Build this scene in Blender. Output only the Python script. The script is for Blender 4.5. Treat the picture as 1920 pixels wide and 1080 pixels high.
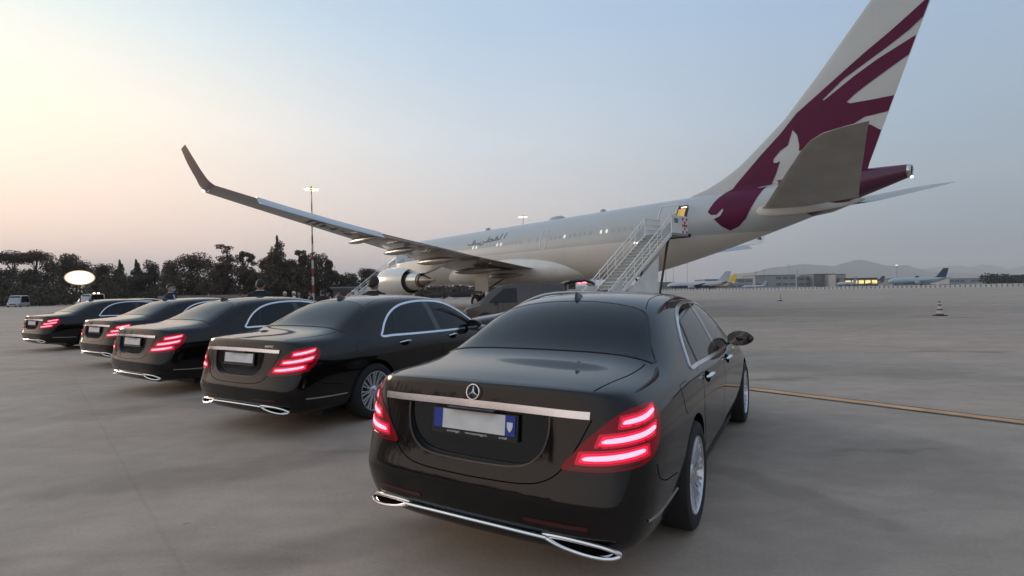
import bpy, bmesh, math, random
from math import sin, cos, pi, radians, sqrt, atan2
from mathutils import Vector, Matrix, geometry, interpolate
from mathutils.bvhtree import BVHTree

for _o in list(bpy.data.objects):
    bpy.data.objects.remove(_o, do_unlink=True)
SC = bpy.context.scene
COL = SC.collection
random.seed(7)

# ------------------------------------------------------------------ camera
CAM_H, CAM_F, CAM_PITCH, CAM_ROLL = 1.565, 969.0, 0.0059, -0.0183
def make_camera():
    cd = bpy.data.cameras.new('camera'); cam = bpy.data.objects.new('camera', cd); COL.objects.link(cam)
    cd.sensor_width = 36.0; cd.lens = CAM_F / 1920.0 * 36.0
    cd.clip_start = 0.05; cd.clip_end = 60000.0
    cp, sp, cr, sr = cos(CAM_PITCH), sin(CAM_PITCH), cos(CAM_ROLL), sin(CAM_ROLL)
    F = Vector((0, cp, sp)); U0 = Vector((0, -sp, cp)); X0 = Vector((1, 0, 0))
    X = X0 * cr + U0 * sr; U = U0 * cr - X0 * sr
    M = Matrix((( X.x, U.x, -F.x, 0.0), (X.y, U.y, -F.y, 0.0), (X.z, U.z, -F.z, CAM_H), (0, 0, 0, 1)))
    cam.matrix_world = M
    SC.camera = cam
make_camera()
def hor(u): return 540 + CAM_F * CAM_PITCH - 0.0183 * (u - 960)
def at(u, D, v=None, z=0.0):
    """world point at depth D seen under photo column u (row v, or at height z)"""
    x = (u - 960) / CAM_F * D
    if v is not None: z = CAM_H + (hor(u) - v) / CAM_F * D
    return Vector((x, D, z))

# ------------------------------------------------------------------ world and sun (dusk)
SKY_GAIN = 1.20
SUN_EL, SUN_AZ = radians(9.0), radians(-62.0)      # azimuth measured from the view axis, negative = left
def make_world():
    w = bpy.data.worlds.new('World'); SC.world = w; w.use_nodes = True
    nt = w.node_tree; N = nt.nodes; Lk = nt.links
    for n in list(N): N.remove(n)
    def math_(op, a, b=None, c=None):
        n = N.new('ShaderNodeMath'); n.operation = op
        for i, v in enumerate((a, b, c)):
            if v is None: continue
            if isinstance(v, (int, float)): n.inputs[i].default_value = v
            else: Lk.new(v, n.inputs[i])
        return n.outputs[0]
    tc = N.new('ShaderNodeTexCoord'); sep = N.new('ShaderNodeSeparateXYZ'); Lk.new(tc.outputs['Generated'], sep.inputs[0])
    X, Y, Z = sep.outputs
    az = math_('ARCTAN2', X, Y)                          # 0 ahead, negative to the left
    el = math_('MULTIPLY', math_('ARCSINE', Z), 180 / pi)
    a_ = math_('SUBTRACT', math_('MULTIPLY', az, 180 / pi), math.degrees(SUN_AZ))
    dl = math_('MULTIPLY', a_, -.5)                                     # the afterglow reaches far round to the left
    dr = math_('MINIMUM', a_, math_('ADD', 59.0, math_('MULTIPLY', math_('SUBTRACT', 242.0, a_), 1.3)))
    d = math_('MAXIMUM', dl, dr)
    def ramp(fac, stops):
        r = N.new('ShaderNodeValToRGB'); Lk.new(fac, r.inputs[0]); cr = r.color_ramp
        cr.interpolation = 'EASE' if len(stops) < 3 else 'LINEAR'
        while len(cr.elements) > 1: cr.elements.remove(cr.elements[0])
        for i, (p, c) in enumerate(stops):
            e = cr.elements[0] if i == 0 else cr.elements.new(p)
            e.position = p; e.color = (*[((x / 255 + .055) / 1.055) ** 2.4 for x in c], 1)
        return r.outputs[0]
    ef = math_('DIVIDE', math_('ADD', el, 10.0), 100.0)   # 0.1 = horizon
    E_ = lambda deg: (deg + 10) / 100
    warm = ramp(ef, WARM_SKY(E_)); wv = N.new('ShaderNodeVectorMath'); wv.operation = 'SCALE'; Lk.new(warm, wv.inputs[0]); wv.inputs['Scale'].default_value = 1.32; warm = wv.outputs[0]; midr = ramp(ef, MID_SKY(E_)); cool = ramp(ef, COOL_SKY(E_))
    def mrange(v, a, b):
        n = N.new('ShaderNodeMapRange'); n.interpolation_type = 'SMOOTHSTEP'; Lk.new(v, n.inputs[0])
        n.inputs[1].default_value = a; n.inputs[2].default_value = b; return n.outputs[0]
    def mix(f, a, b):
        n = N.new('ShaderNodeMix'); n.data_type = 'RGBA'; Lk.new(f, n.inputs[0]); Lk.new(a, n.inputs[6]); Lk.new(b, n.inputs[7]); return n.outputs[2]
    c = mix(mrange(d, 8, 62), warm, midr)
    c = mix(mrange(d, 50, 108), c, cool)
    back = ramp(ef, BACK_SKY(E_)); c = mix(mrange(d, 112, 150), c, back)
    nz = N.new('ShaderNodeTexNoise'); nz.inputs['Scale'].default_value = 1.6; nz.inputs['Detail'].default_value = 3.0
    mp = N.new('ShaderNodeMapping'); mp.inputs['Scale'].default_value = (1, 1, 4); Lk.new(tc.outputs['Generated'], mp.inputs[0]); Lk.new(mp.outputs[0], nz.inputs[0])
    nf = N.new('ShaderNodeMapRange'); Lk.new(nz.outputs[0], nf.inputs[0]); nf.inputs[3].default_value = .975; nf.inputs[4].default_value = 1.025
    vm = N.new('ShaderNodeVectorMath'); vm.operation = 'SCALE'; Lk.new(c, vm.inputs[0]); Lk.new(nf.outputs[0], vm.inputs['Scale'])
    bg = N.new('ShaderNodeBackground'); Lk.new(vm.outputs[0], bg.inputs[0]); bg.inputs[1].default_value = SKY_GAIN
    sky = N.new('ShaderNodeTexSky'); sky.sky_type = 'NISHITA'; sky.sun_disc = False
    sky.sun_elevation = SUN_EL; sky.sun_rotation = SUN_AZ; sky.dust_density = 4.0
    b2 = N.new('ShaderNodeBackground'); Lk.new(sky.outputs[0], b2.inputs[0]); b2.inputs[1].default_value = 0.006
    ad = N.new('ShaderNodeAddShader'); Lk.new(bg.outputs[0], ad.inputs[0]); Lk.new(b2.outputs[0], ad.inputs[1])
    out = N.new('ShaderNodeOutputWorld'); Lk.new(ad.outputs[0], out.inputs[0])
def WARM_SKY(E): return [(0, (160, 138, 126)), (E(-1), (240, 204, 186)), (E(3), (248, 214, 196)), (E(8), (248, 219, 198)), (E(16), (242, 227, 206)), (E(24), (206, 213, 209)), (E(31), (168, 186, 199)), (E(60), (160, 175, 196)), (1, (146, 164, 190))]
def MID_SKY(E): return [(0, (140, 132, 130)), (E(-1), (216, 198, 190)), (E(3), (220, 204, 198)), (E(9), (217, 210, 207)), (E(16), (206, 213, 220)), (E(27), (176, 197, 218)), (E(60), (150, 168, 192)), (1, (146, 164, 190))]
def COOL_SKY(E): return [(0, (120, 122, 124)), (E(-1), (124, 136, 146)), (E(3), (130, 145, 157)), (E(9), (150, 165, 177)), (E(16), (152, 171, 189)), (E(27), (150, 175, 203)), (E(60), (140, 160, 186)), (1, (146, 164, 190))]
def BACK_SKY(E): return [(0, (50, 48, 50)), (E(-1), (54, 54, 60)), (E(3), (62, 66, 76)), (E(8), (110, 120, 136)), (E(16), (168, 180, 198)), (E(30), (166, 182, 204)), (E(60), (146, 164, 190)), (1, (146, 164, 190))]
make_world()
def make_sun():
    l = bpy.data.lights.new('sun', 'SUN'); o = bpy.data.objects.new('sun', l); COL.objects.link(o)
    l.energy = 1.7; l.angle = radians(16); l.color = (1.0, .80, .62)
    d = Vector((sin(SUN_AZ) * cos(SUN_EL), cos(SUN_AZ) * cos(SUN_EL), sin(SUN_EL)))
    o.rotation_euler = d.to_track_quat('Z', 'Y').to_euler()
make_sun()
SC.view_settings.view_transform = 'Standard'; SC.view_settings.look = 'None'
SC.view_settings.exposure = 0.0; SC.view_settings.gamma = 1.0
SC.render.resolution_x = 1024; SC.render.resolution_y = 576
SC.cycles.volume_bounces = 0; SC.cycles.max_bounces = 8

# ------------------------------------------------------------------ materials
MATS = {}
def mat(name, col=(.5, .5, .5), rough=.5, metal=0.0, coat=0.0, emit=None, es=1.0, noise=None, bump=None, spec=None, coatr=.03, alpha=None, trans=0.0):
    """noise=(scale, amount, detail) varies the base colour; bump=(scale, strength, distance)"""
    if name in MATS: return MATS[name]
    m = bpy.data.materials.new(name); m.use_nodes = True; nt = m.node_tree; b = nt.nodes['Principled BSDF']
    b.inputs['Base Color'].default_value = (*col, 1); b.inputs['Roughness'].default_value = rough; b.inputs['Metallic'].default_value = metal
    b.inputs['Coat Weight'].default_value = coat; b.inputs['Coat Roughness'].default_value = coatr
    if spec is not None: b.inputs['Specular IOR Level'].default_value = spec
    if trans: b.inputs['Transmission Weight'].default_value = trans
    if emit: b.inputs['Emission Color'].default_value = (*emit, 1); b.inputs['Emission Strength'].default_value = es
    if noise or bump:
        tc = nt.nodes.new('ShaderNodeTexCoord')
    if noise:
        n = nt.nodes.new('ShaderNodeTexNoise'); n.inputs['Scale'].default_value = noise[0]; n.inputs['Detail'].default_value = noise[2] if len(noise) > 2 else 4
        nt.links.new(tc.outputs['Object'], n.inputs[0])
        r = nt.nodes.new('ShaderNodeMapRange'); nt.links.new(n.outputs[0], r.inputs[0])
        r.inputs[1].default_value = .3; r.inputs[2].default_value = .7; r.inputs[3].default_value = 1 - noise[1]; r.inputs[4].default_value = 1 + noise[1]
        v = nt.nodes.new('ShaderNodeVectorMath'); v.operation = 'SCALE'; v.inputs[0].default_value = col; nt.links.new(r.outputs[0], v.inputs['Scale'])
        nt.links.new(v.outputs[0], b.inputs['Base Color'])
    if bump:
        n = nt.nodes.new('ShaderNodeTexNoise'); n.inputs['Scale'].default_value = bump[0]; n.inputs['Detail'].default_value = 5
        nt.links.new(tc.outputs['Object'], n.inputs[0])
        bp = nt.nodes.new('ShaderNodeBump'); bp.inputs['Strength'].default_value = bump[1]; bp.inputs['Distance'].default_value = bump[2]
        nt.links.new(n.outputs[0], bp.inputs['Height']); nt.links.new(bp.outputs[0], b.inputs['Normal'])
    MATS[name] = m; return m

M_PAINT = mat('black_paint', (.0026, .0012, .0014), .50, 0.0, 1.0, noise=(3, .25), coatr=.045, spec=.05)
M_PAINT.node_tree.nodes['Principled BSDF'].inputs['Coat IOR'].default_value = 1.47
M_PAINT2 = mat('gloss_black', (.006, .006, .007), .12, 0, .6)
M_SEAM = mat('seam_black', (.002, .002, .002), .9, spec=.05)
M_RUBBER = mat('rubber', (.012, .012, .012), .75, bump=(60, .3, .002))
M_CHROME = mat('chrome', (.78, .79, .82), .16, 1.0)
M_ALU = mat('satin_aluminium', (.72, .73, .75), .28, 1.0)
M_RIM = mat('rim_silver', (.62, .63, .66), .30, .75, .3)
M_GLASS = mat('tinted_glass', (.004, .006, .008), .04, 0, 0, spec=.38)
M_GLASS2 = mat('clear_tinted_glass', (.030, .042, .045), .04, 0, 0, spec=.9)
M_PLASTIC = mat('black_plastic', (.012, .012, .013), .45)
M_LENS = mat('red_lens', (.11, .001, .004), .12, 0, .12, emit=(.60, .003, .02), es=.12, spec=.3)
M_HALO2 = mat('lens_soft_glow', (.3, .005, .02), .2, emit=(1.0, .008, .050), es=.34)
M_HALO = mat('led_halo', (.4, .01, .03), .3, emit=(1.0, .008, .060), es=1.05)
M_LENSOFF = mat('dark_red_reflector', (.06, .002, .005), .15, 0, .5)
M_LED = mat('lit_led_bar', (.9, .2, .25), .4, emit=(1.0, .13, .17), es=4.6)
M_PLATE = mat('plate_white', (.74, .72, .71), .35, noise=(9, .12))
M_PLATEB = mat('plate_blue', (.02, .05, .30), .35)
M_WHITE = mat('white_lettering', (.75, .75, .75), .5)

# ------------------------------------------------------------------ mesh helpers
def link_obj(name, me, parent=None):
    o = bpy.data.objects.new(name, me); COL.objects.link(o)
    if parent is not None: o.parent = parent
    return o
def mesh_obj(name, vf, mats, parent=None, smooth=True, mi=None, normals=None, angle=None):
    v, f = vf[0], vf[1]
    me = bpy.data.meshes.new(name); me.from_pydata([tuple(p) for p in v], [], f)
    for m in (mats if isinstance(mats, (list, tuple)) else [mats]): me.materials.append(m)
    if mi is not None:
        me.polygons.foreach_set('material_index', mi)
    me.polygons.foreach_set('use_smooth', [bool(smooth)] * len(me.polygons))
    me.update()
    if angle is not None: me.set_sharp_from_angle(angle=radians(angle))
    if normals is not None: me.normals_split_custom_set_from_vertices([tuple(n) for n in normals])
    return link_obj(name, me, parent)
def tag(o, label=None, cat=None, group=None, kind=None):
    if label: o['label'] = label
    if cat: o['category'] = cat
    if group: o['group'] = group
    if kind: o['kind'] = kind
    return o
def thing(name, label, cat, loc=(0, 0, 0), rz=0.0, group=None):
    o = bpy.data.objects.new(name, None); COL.objects.link(o); o.empty_display_size = .3
    o.location = loc; o.rotation_euler = (0, 0, rz); return tag(o, label, cat, group)
def kids(o): return [c for c in bpy.data.objects if c.parent == o]
def build_tree(o): return (o, [build_tree(c) for c in kids(o)])
def copy_tree(t, parent=None):
    o, ch = t; c = o.copy(); COL.objects.link(c); c.parent = parent
    for k in ch: copy_tree(k, c)
    return c
class MB:
    """collects shapes for ONE mesh"""
    def __init__(s): s.v = []; s.f = []; s.m = []
    def add(s, v, f, mi=0):
        n = len(s.v); s.v += [Vector(p) for p in v]; s.f += [tuple(i + n for i in q) for q in f]; s.m += [mi] * len(f); return s
    def box(s, c, d, rz=0.0, mi=0, R=None, taper=1.0):
        hx, hy, hz = d[0] / 2, d[1] / 2, d[2] / 2
        R = R or Matrix.Rotation(rz, 3, 'Z'); C = Vector(c)
        vs = [C + R @ Vector((x * (taper if z > 0 else 1), y * (taper if z > 0 else 1), z)) for z in (-hz, hz) for x, y in ((-hx, -hy), (hx, -hy), (hx, hy), (-hx, hy))]
        return s.add(vs, [(3, 2, 1, 0), (4, 5, 6, 7), (0, 1, 5, 4), (1, 2, 6, 5), (2, 3, 7, 6), (3, 0, 4, 7)], mi)
    def tube(s, pts, r, n=8, mi=0, closed=False, caps=True, flat=None):
        pts = [Vector(p) for p in pts]; L = len(pts); rr = r if isinstance(r, (list, tuple)) else [r] * L
        rings = []; prev = None
        for i, p in enumerate(pts):
            a = pts[(i - 1) % L] if (closed or i > 0) else p; b = pts[(i + 1) % L] if (closed or i < L - 1) else p
            t = (b - a).normalized()
            if prev is None:
                u = t.cross(Vector((0, 0, 1)));
                if u.length < .05: u = t.cross(Vector((1, 0, 0)))
            else: u = prev - t * prev.dot(t)
            u.normalize(); prev = u; w = t.cross(u)
            rings.append([p + (u * cos(2 * pi * k / n) + w * sin(2 * pi * k / n) * (flat or 1)) * rr[i] for k in range(n)])
        vs = [q for ring in rings for q in ring]; fs = []
        for i in range(L if closed else L - 1):
            for k in range(n):
                a, b = i * n + k, i * n + (k + 1) % n; c, d = ((i + 1) % L) * n + (k + 1) % n, ((i + 1) % L) * n + k
                fs.append((a, d, c, b))
        if caps and not closed: fs += [tuple(range(n)), tuple(reversed(range((L - 1) * n, L * n)))]
        return s.add(vs, fs, mi)
    def lathe(s, prof, n=24, M=None, mi=0, close=False):
        """prof: (r, z) pairs round local Z; M maps to place"""
        M = M or Matrix.Identity(4); vs = []; fs = []
        for r, z in prof:
            for k in range(n): vs.append(M @ Vector((r * cos(2 * pi * k / n), r * sin(2 * pi * k / n), z)))
        L = len(prof)
        for i in range(L - 1 if not close else L):
            for k in range(n):
                a, b = i * n + k, i * n + (k + 1) % n; j = (i + 1) % L
                fs.append((a, b, j * n + (k + 1) % n, j * n + k))
        return s.add(vs, fs, mi)
    def grid(s, rows, mi=0, closed_u=False, flip=False):
        n = len(rows[0]); vs = [p for r in rows for p in r]; fs = []
        for i in range(len(rows) - 1):
            for k in range(n if closed_u else n - 1):
                a, b, c, d = i * n + k, i * n + (k + 1) % n, (i + 1) * n + (k + 1) % n, (i + 1) * n + k
                fs.append((a, d, c, b) if flip else (a, b, c, d))
        return s.add(vs, fs, mi)
    def ngon(s, pts, mi=0):
        return s.add(pts, [tuple(range(len(pts)))], mi)
    def prism(s, poly, z0, z1, M=None, mi=0):
        M = M or Matrix.Identity(4); n = len(poly)
        vs = [M @ Vector((x, y, z)) for z in (z0, z1) for x, y in poly]
        return s.add(vs, [tuple(reversed(range(n))), tuple(range(n, 2 * n))] + [(i, (i + 1) % n, n + (i + 1) % n, n + i) for i in range(n)], mi)
    def obj(s, name, mats, parent=None, smooth=True, angle=35):
        bm = bmesh.new(); vs = [bm.verts.new(v) for v in s.v]; mm = []
        for f, k in zip(s.f, s.m):
            try: q = bm.faces.new([vs[i] for i in f]); q.material_index = k
            except ValueError: pass
        bmesh.ops.remove_doubles(bm, verts=bm.verts, dist=1e-6); bmesh.ops.recalc_face_normals(bm, faces=bm.faces)
        me = bpy.data.meshes.new(name); bm.to_mesh(me); bm.free()
        for m in (mats if isinstance(mats, (list, tuple)) else [mats]): me.materials.append(m)
        me.polygons.foreach_set('use_smooth', [bool(smooth)] * len(me.polygons)); me.update()
        if smooth: me.set_sharp_from_angle(angle=radians(angle))
        return link_obj(name, me, parent)
def RX(a): return Matrix.Rotation(a, 4, 'X')
def RY(a): return Matrix.Rotation(a, 4, 'Y')
def RZ(a): return Matrix.Rotation(a, 4, 'Z')
def T(x, y=0, z=0): return Matrix.Translation((x, y, z))
def lerp_tab(tab, y):
    """monotone smooth interpolation of rows (key, v...)"""
    if y <= tab[0][0]: return tab[0][1:]
    if y >= tab[-1][0]: return tab[-1][1:]
    for i in range(len(tab) - 1):
        if tab[i][0] <= y <= tab[i + 1][0]: break
    h = tab[i + 1][0] - tab[i][0]; t = (y - tab[i][0]) / h; out = []
    for k in range(1, len(tab[0])):
        p0, p1 = tab[i][k], tab[i + 1][k]
        d = (p1 - p0) / h
        dl = (tab[i][k] - tab[i - 1][k]) / (tab[i][0] - tab[i - 1][0]) if i > 0 else d
        dr = (tab[i + 2][k] - tab[i + 1][k]) / (tab[i + 2][0] - tab[i + 1][0]) if i + 2 < len(tab) else d
        m0 = 0 if dl * d <= 0 else 2 * dl * d / (dl + d); m1 = 0 if dr * d <= 0 else 2 * dr * d / (dr + d)
        t2, t3 = t * t, t * t * t
        out.append((2 * t3 - 3 * t2 + 1) * p0 + (t3 - 2 * t2 + t) * h * m0 + (-2 * t3 + 3 * t2) * p1 + (t3 - t2) * h * m1)
    return out
def catmull(pts, n=6, closed=False):
    P = [Vector(p) for p in pts]; L = len(P); out = []
    for i in range(L if closed else L - 1):
        a = P[(i - 1) % L] if closed or i else P[0]; b = P[i]; c = P[(i + 1) % L]; d = P[(i + 2) % L] if closed or i + 2 < L else P[-1]
        for k in range(n):
            t = k / n
            out.append(.5 * ((2 * b) + (c - a) * t + (2 * a - 5 * b + 4 * c - d) * t * t + (3 * b - a - 3 * c + d) * t ** 3))
    if not closed: out.append(P[-1])
    return out
class Surf:
    """a mesh one can lay panels, trims and lines on"""
    def __init__(s, me):
        me.calc_loop_triangles()
        s.v = [v.co.copy() for v in me.vertices]; s.n = [v.normal.copy() for v in me.vertices]
        s.t = [tuple(t.vertices) for t in me.loop_triangles]; s.b = BVHTree.FromPolygons(s.v, s.t)
    def hit(s, o, d):
        p, n, i, dist = s.b.ray_cast(o, d)
        if p is None:
            p, n, i, dist = s.b.find_nearest(o + d * 1.2)
        t = s.t[i]; w = interpolate.poly_3d_calc([s.v[k] for k in t], p)
        nn = sum((s.n[k] * w[j] for j, k in enumerate(t)), Vector()).normalized()
        return p, nn
    def near(s, q):
        p, n, i, dist = s.b.find_nearest(q)
        t = s.t[i]; w = interpolate.poly_3d_calc([s.v[k] for k in t], p)
        return p, sum((s.n[k] * w[j] for j, k in enumerate(t)), Vector()).normalized()
def side_ray(sx, x0=3.0): return lambda p, q: (Vector((sx * x0, p, q)), Vector((-sx, 0, 0)))
def rear_ray(): return lambda p, q: (Vector((p, -2, q)), Vector((0, 1, 0)))
def top_ray(z0=4.0): return lambda p, q: (Vector((p, q, z0)), Vector((0, 0, -1)))
def patch(surf, outline, ray, step, off, skirt=0.0):
    """fills a 2D outline, lays it on the surface; returns verts, faces, normals"""
    pts = [Vector((p[0], p[1])) for p in outline]
    dense = []
    for i, p in enumerate(pts):
        q = pts[(i + 1) % len(pts)]; n = max(1, int((q - p).length / step))
        dense += [p.lerp(q, k / n) for k in range(n)]
    inner = []
    x0, x1 = min(p.x for p in dense), max(p.x for p in dense); y0, y1 = min(p.y for p in dense), max(p.y for p in dense)
    def inside(pt):
        c = False; n = len(dense)
        for i in range(n):
            a, b = dense[i], dense[i - 1]
            if (a.y > pt.y) != (b.y > pt.y) and pt.x < (b.x - a.x) * (pt.y - a.y) / (b.y - a.y) + a.x: c = not c
        return c
    nx, ny = max(1, int((x1 - x0) / step)), max(1, int((y1 - y0) / step))
    for i in range(1, nx):
        for j in range(1, ny):
            q = Vector((x0 + (x1 - x0) * i / nx, y0 + (y1 - y0) * j / ny))
            if inside(q) and min((q - d).length for d in dense) > step * .35: inner.append(q)
    n = len(dense)
    vv, _, ff, *_ = geometry.delaunay_2d_cdt(dense + inner, [], [list(range(n))], 1, 1e-6)
    V = []; NN = []
    for q in vv:
        p, nn = surf.hit(*ray(q[0], q[1])); V.append(p + nn * off); NN.append(nn)
    F = []
    for f in ff:
        a, b, c = (V[i] for i in f[:3]); nn = (b - a).cross(c - a)
        F.append(tuple(f) if nn.dot(NN[f[0]]) > 0 else tuple(reversed(f)))
    if skirt:
        ed = {}
        for f in F:
            for i in range(len(f)):
                a, b = f[i], f[(i + 1) % len(f)]; ed[(a, b)] = 1
        be = [(a, b) for (a, b) in ed if (b, a) not in ed]
        mp = {}
        for a, b in be:
            for k in (a, b):
                if k not in mp: mp[k] = len(V); V.append(V[k] - NN[k] * skirt); NN.append(NN[k])
            F.append((b, a, mp[a], mp[b]))
    return V, F, NN
def ribbon(surf, line, ray, w, off, closed=False, skirt=0.0, align=0.5, step=.03):
    """a flat strip of width w following a 2D line on the surface"""
    P = [Vector((p[0], p[1])) for p in line]; dense = []
    for i in range(len(P) if closed else len(P) - 1):
        a, b = P[i], P[(i + 1) % len(P)]; n = max(1, int((b - a).length / step)); dense += [a.lerp(b, k / n) for k in range(n)]
    if not closed: dense.append(P[-1])
    L = len(dense); V = []; NN = []; rows = []
    for i, p in enumerate(dense):
        a = dense[(i - 1) % L] if closed or i else p; b = dense[(i + 1) % L] if closed or i < L - 1 else p
        t = (b - a).normalized(); nrm = Vector((-t.y, t.x)); ww = w(i / (L - 1)) if callable(w) else w
        row = []
        for s_ in ((align - 1), align):
            q = p + nrm * ww * s_; h, nn = surf.hit(*ray(q.x, q.y)); row.append((h, nn))
        rows.append(row)
    F = []
    for r in rows:
        (a, na), (b, nb) = r
        V += [a - na * skirt, a + na * off, b + nb * off, b - nb * skirt]; NN += [na, na, nb, nb]
    for i in range(L if closed else L - 1):
        j = (i + 1) % L
        for k in range(3):
            q = (4 * i + k, 4 * j + k, 4 * j + k + 1, 4 * i + k + 1)
            F.append(q)
    nn = (V[F[1][1]] - V[F[1][0]]).cross(V[F[1][3]] - V[F[1][0]])
    if nn.dot(NN[F[1][0]]) < 0: F = [tuple(reversed(f)) for f in F]
    return V, F, NN
def text_mesh(s, size, M, name='lettering', extrude=0.0, align='CENTER', shear=0.0, space=1.0):
    c = bpy.data.curves.new(name, 'FONT'); c.body = s; c.size = size; c.extrude = extrude; c.align_x = align; c.align_y = 'CENTER'; c.shear = shear; c.space_character = space
    o = bpy.data.objects.new(name, c); COL.objects.link(o)
    dg = bpy.context.evaluated_depsgraph_get(); me = bpy.data.meshes.new_from_object(o.evaluated_get(dg))
    bpy.data.objects.remove(o); me.transform(M); return me
def eval_mesh(o):
    dg = bpy.context.evaluated_depsgraph_get(); dg.update()
    me = bpy.data.meshes.new_from_object(o.evaluated_get(dg)); return me
# ------------------------------------------------------------------ the black limousine (local: x right, y forward from the tail, z up)
# one row per station y: (x, z) of 15 points from the floor centre to the roof centre
CAR_ST = [
 (0.30, [(0,.22),(.60,.22),(.81,.25),(.885,.33),(.922,.46),(.934,.58),(.932,.75),(.912,.88),(.880,.962),(.832,1.030),(.765,1.066),(.63,1.086),(.46,1.096),(.24,1.103),(0,1.106)]),
 (0.58, [(0,.20),(.64,.20),(.85,.24),(.900,.33),(.928,.50),(.940,.65),(.941,.78),(.925,.88),(.893,.965),(.850,1.030),(.800,1.062),(.68,1.098),(.51,1.112),(.26,1.121),(0,1.124)]),
 (0.86, [(0,.20),(.66,.20),(.85,.24),(.900,.33),(.928,.50),(.940,.65),(.941,.78),(.928,.88),(.900,.965),(.862,1.028),(.810,1.070),(.705,1.120),(.56,1.135),(.28,1.143),(0,1.146)]),
 (1.18, [(0,.20),(.66,.20),(.86,.24),(.905,.33),(.932,.50),(.944,.65),(.944,.78),(.930,.88),(.905,.965),(.868,1.030),(.800,1.135),(.700,1.235),(.57,1.285),(.30,1.318),(0,1.328)]),
 (1.50, [(0,.20),(.66,.20),(.86,.24),(.905,.33),(.930,.50),(.942,.65),(.943,.78),(.931,.88),(.906,.962),(.870,1.015),(.775,1.195),(.665,1.345),(.56,1.402),(.30,1.440),(0,1.450)]),
 (1.85, [(0,.20),(.66,.20),(.86,.24),(.902,.33),(.925,.50),(.938,.65),(.942,.78),(.932,.88),(.906,.955),(.872,1.000),(.765,1.225),(.650,1.398),(.55,1.449),(.29,1.480),(0,1.489)]),
 (2.25, [(0,.20),(.66,.20),(.86,.24),(.900,.33),(.920,.50),(.934,.65),(.942,.78),(.933,.88),(.906,.950),(.873,.990),(.765,1.230),(.645,1.412),(.55,1.465),(.28,1.494),(0,1.502)]),
 (2.70, [(0,.20),(.66,.20),(.86,.24),(.900,.33),(.918,.50),(.932,.65),(.942,.78),(.933,.88),(.906,.945),(.875,.982),(.765,1.225),(.645,1.408),(.55,1.460),(.28,1.490),(0,1.499)]),
 (3.10, [(0,.20),(.66,.20),(.86,.24),(.900,.33),(.918,.50),(.932,.65),(.941,.78),(.932,.87),(.905,.938),(.875,.975),(.770,1.200),(.655,1.370),(.56,1.420),(.29,1.448),(0,1.456)]),
 (3.48, [(0,.20),(.66,.20),(.86,.24),(.902,.33),(.922,.50),(.935,.65),(.940,.77),(.930,.86),(.902,.928),(.874,.965),(.795,1.130),(.700,1.250),(.60,1.300),(.31,1.330),(0,1.338)]),
 (3.85, [(0,.20),(.66,.20),(.86,.24),(.905,.33),(.930,.50),(.940,.65),(.938,.76),(.925,.845),(.898,.905),(.868,.945),(.830,.995),(.765,1.060),(.64,1.110),(.33,1.150),(0,1.160)]),
 (4.15, [(0,.20),(.66,.20),(.86,.24),(.907,.33),(.934,.50),(.943,.65),(.938,.75),(.920,.825),(.892,.880),(.858,.918),(.800,.950),(.715,.978),(.58,1.005),(.30,1.028),(0,1.034)]),
 (4.55, [(0,.20),(.65,.20),(.85,.24),(.900,.33),(.928,.50),(.935,.63),(.925,.72),(.902,.79),(.870,.838),(.832,.875),(.775,.905),(.69,.932),(.56,.958),(.29,.980),(0,.986)]),
 (4.92, [(0,.21),(.60,.21),(.78,.25),(.845,.34),(.880,.50),(.885,.62),(.870,.70),(.840,.76),(.800,.798),(.755,.825),(.700,.848),(.62,.868),(.50,.890),(.26,.910),(0,.917)]),
]
CAR_ST = [(y, [(x, z + .048 * max(0, min(1, (z - 1.12) / .3))) for x, z in p]) for y, p in CAR_ST]
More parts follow.
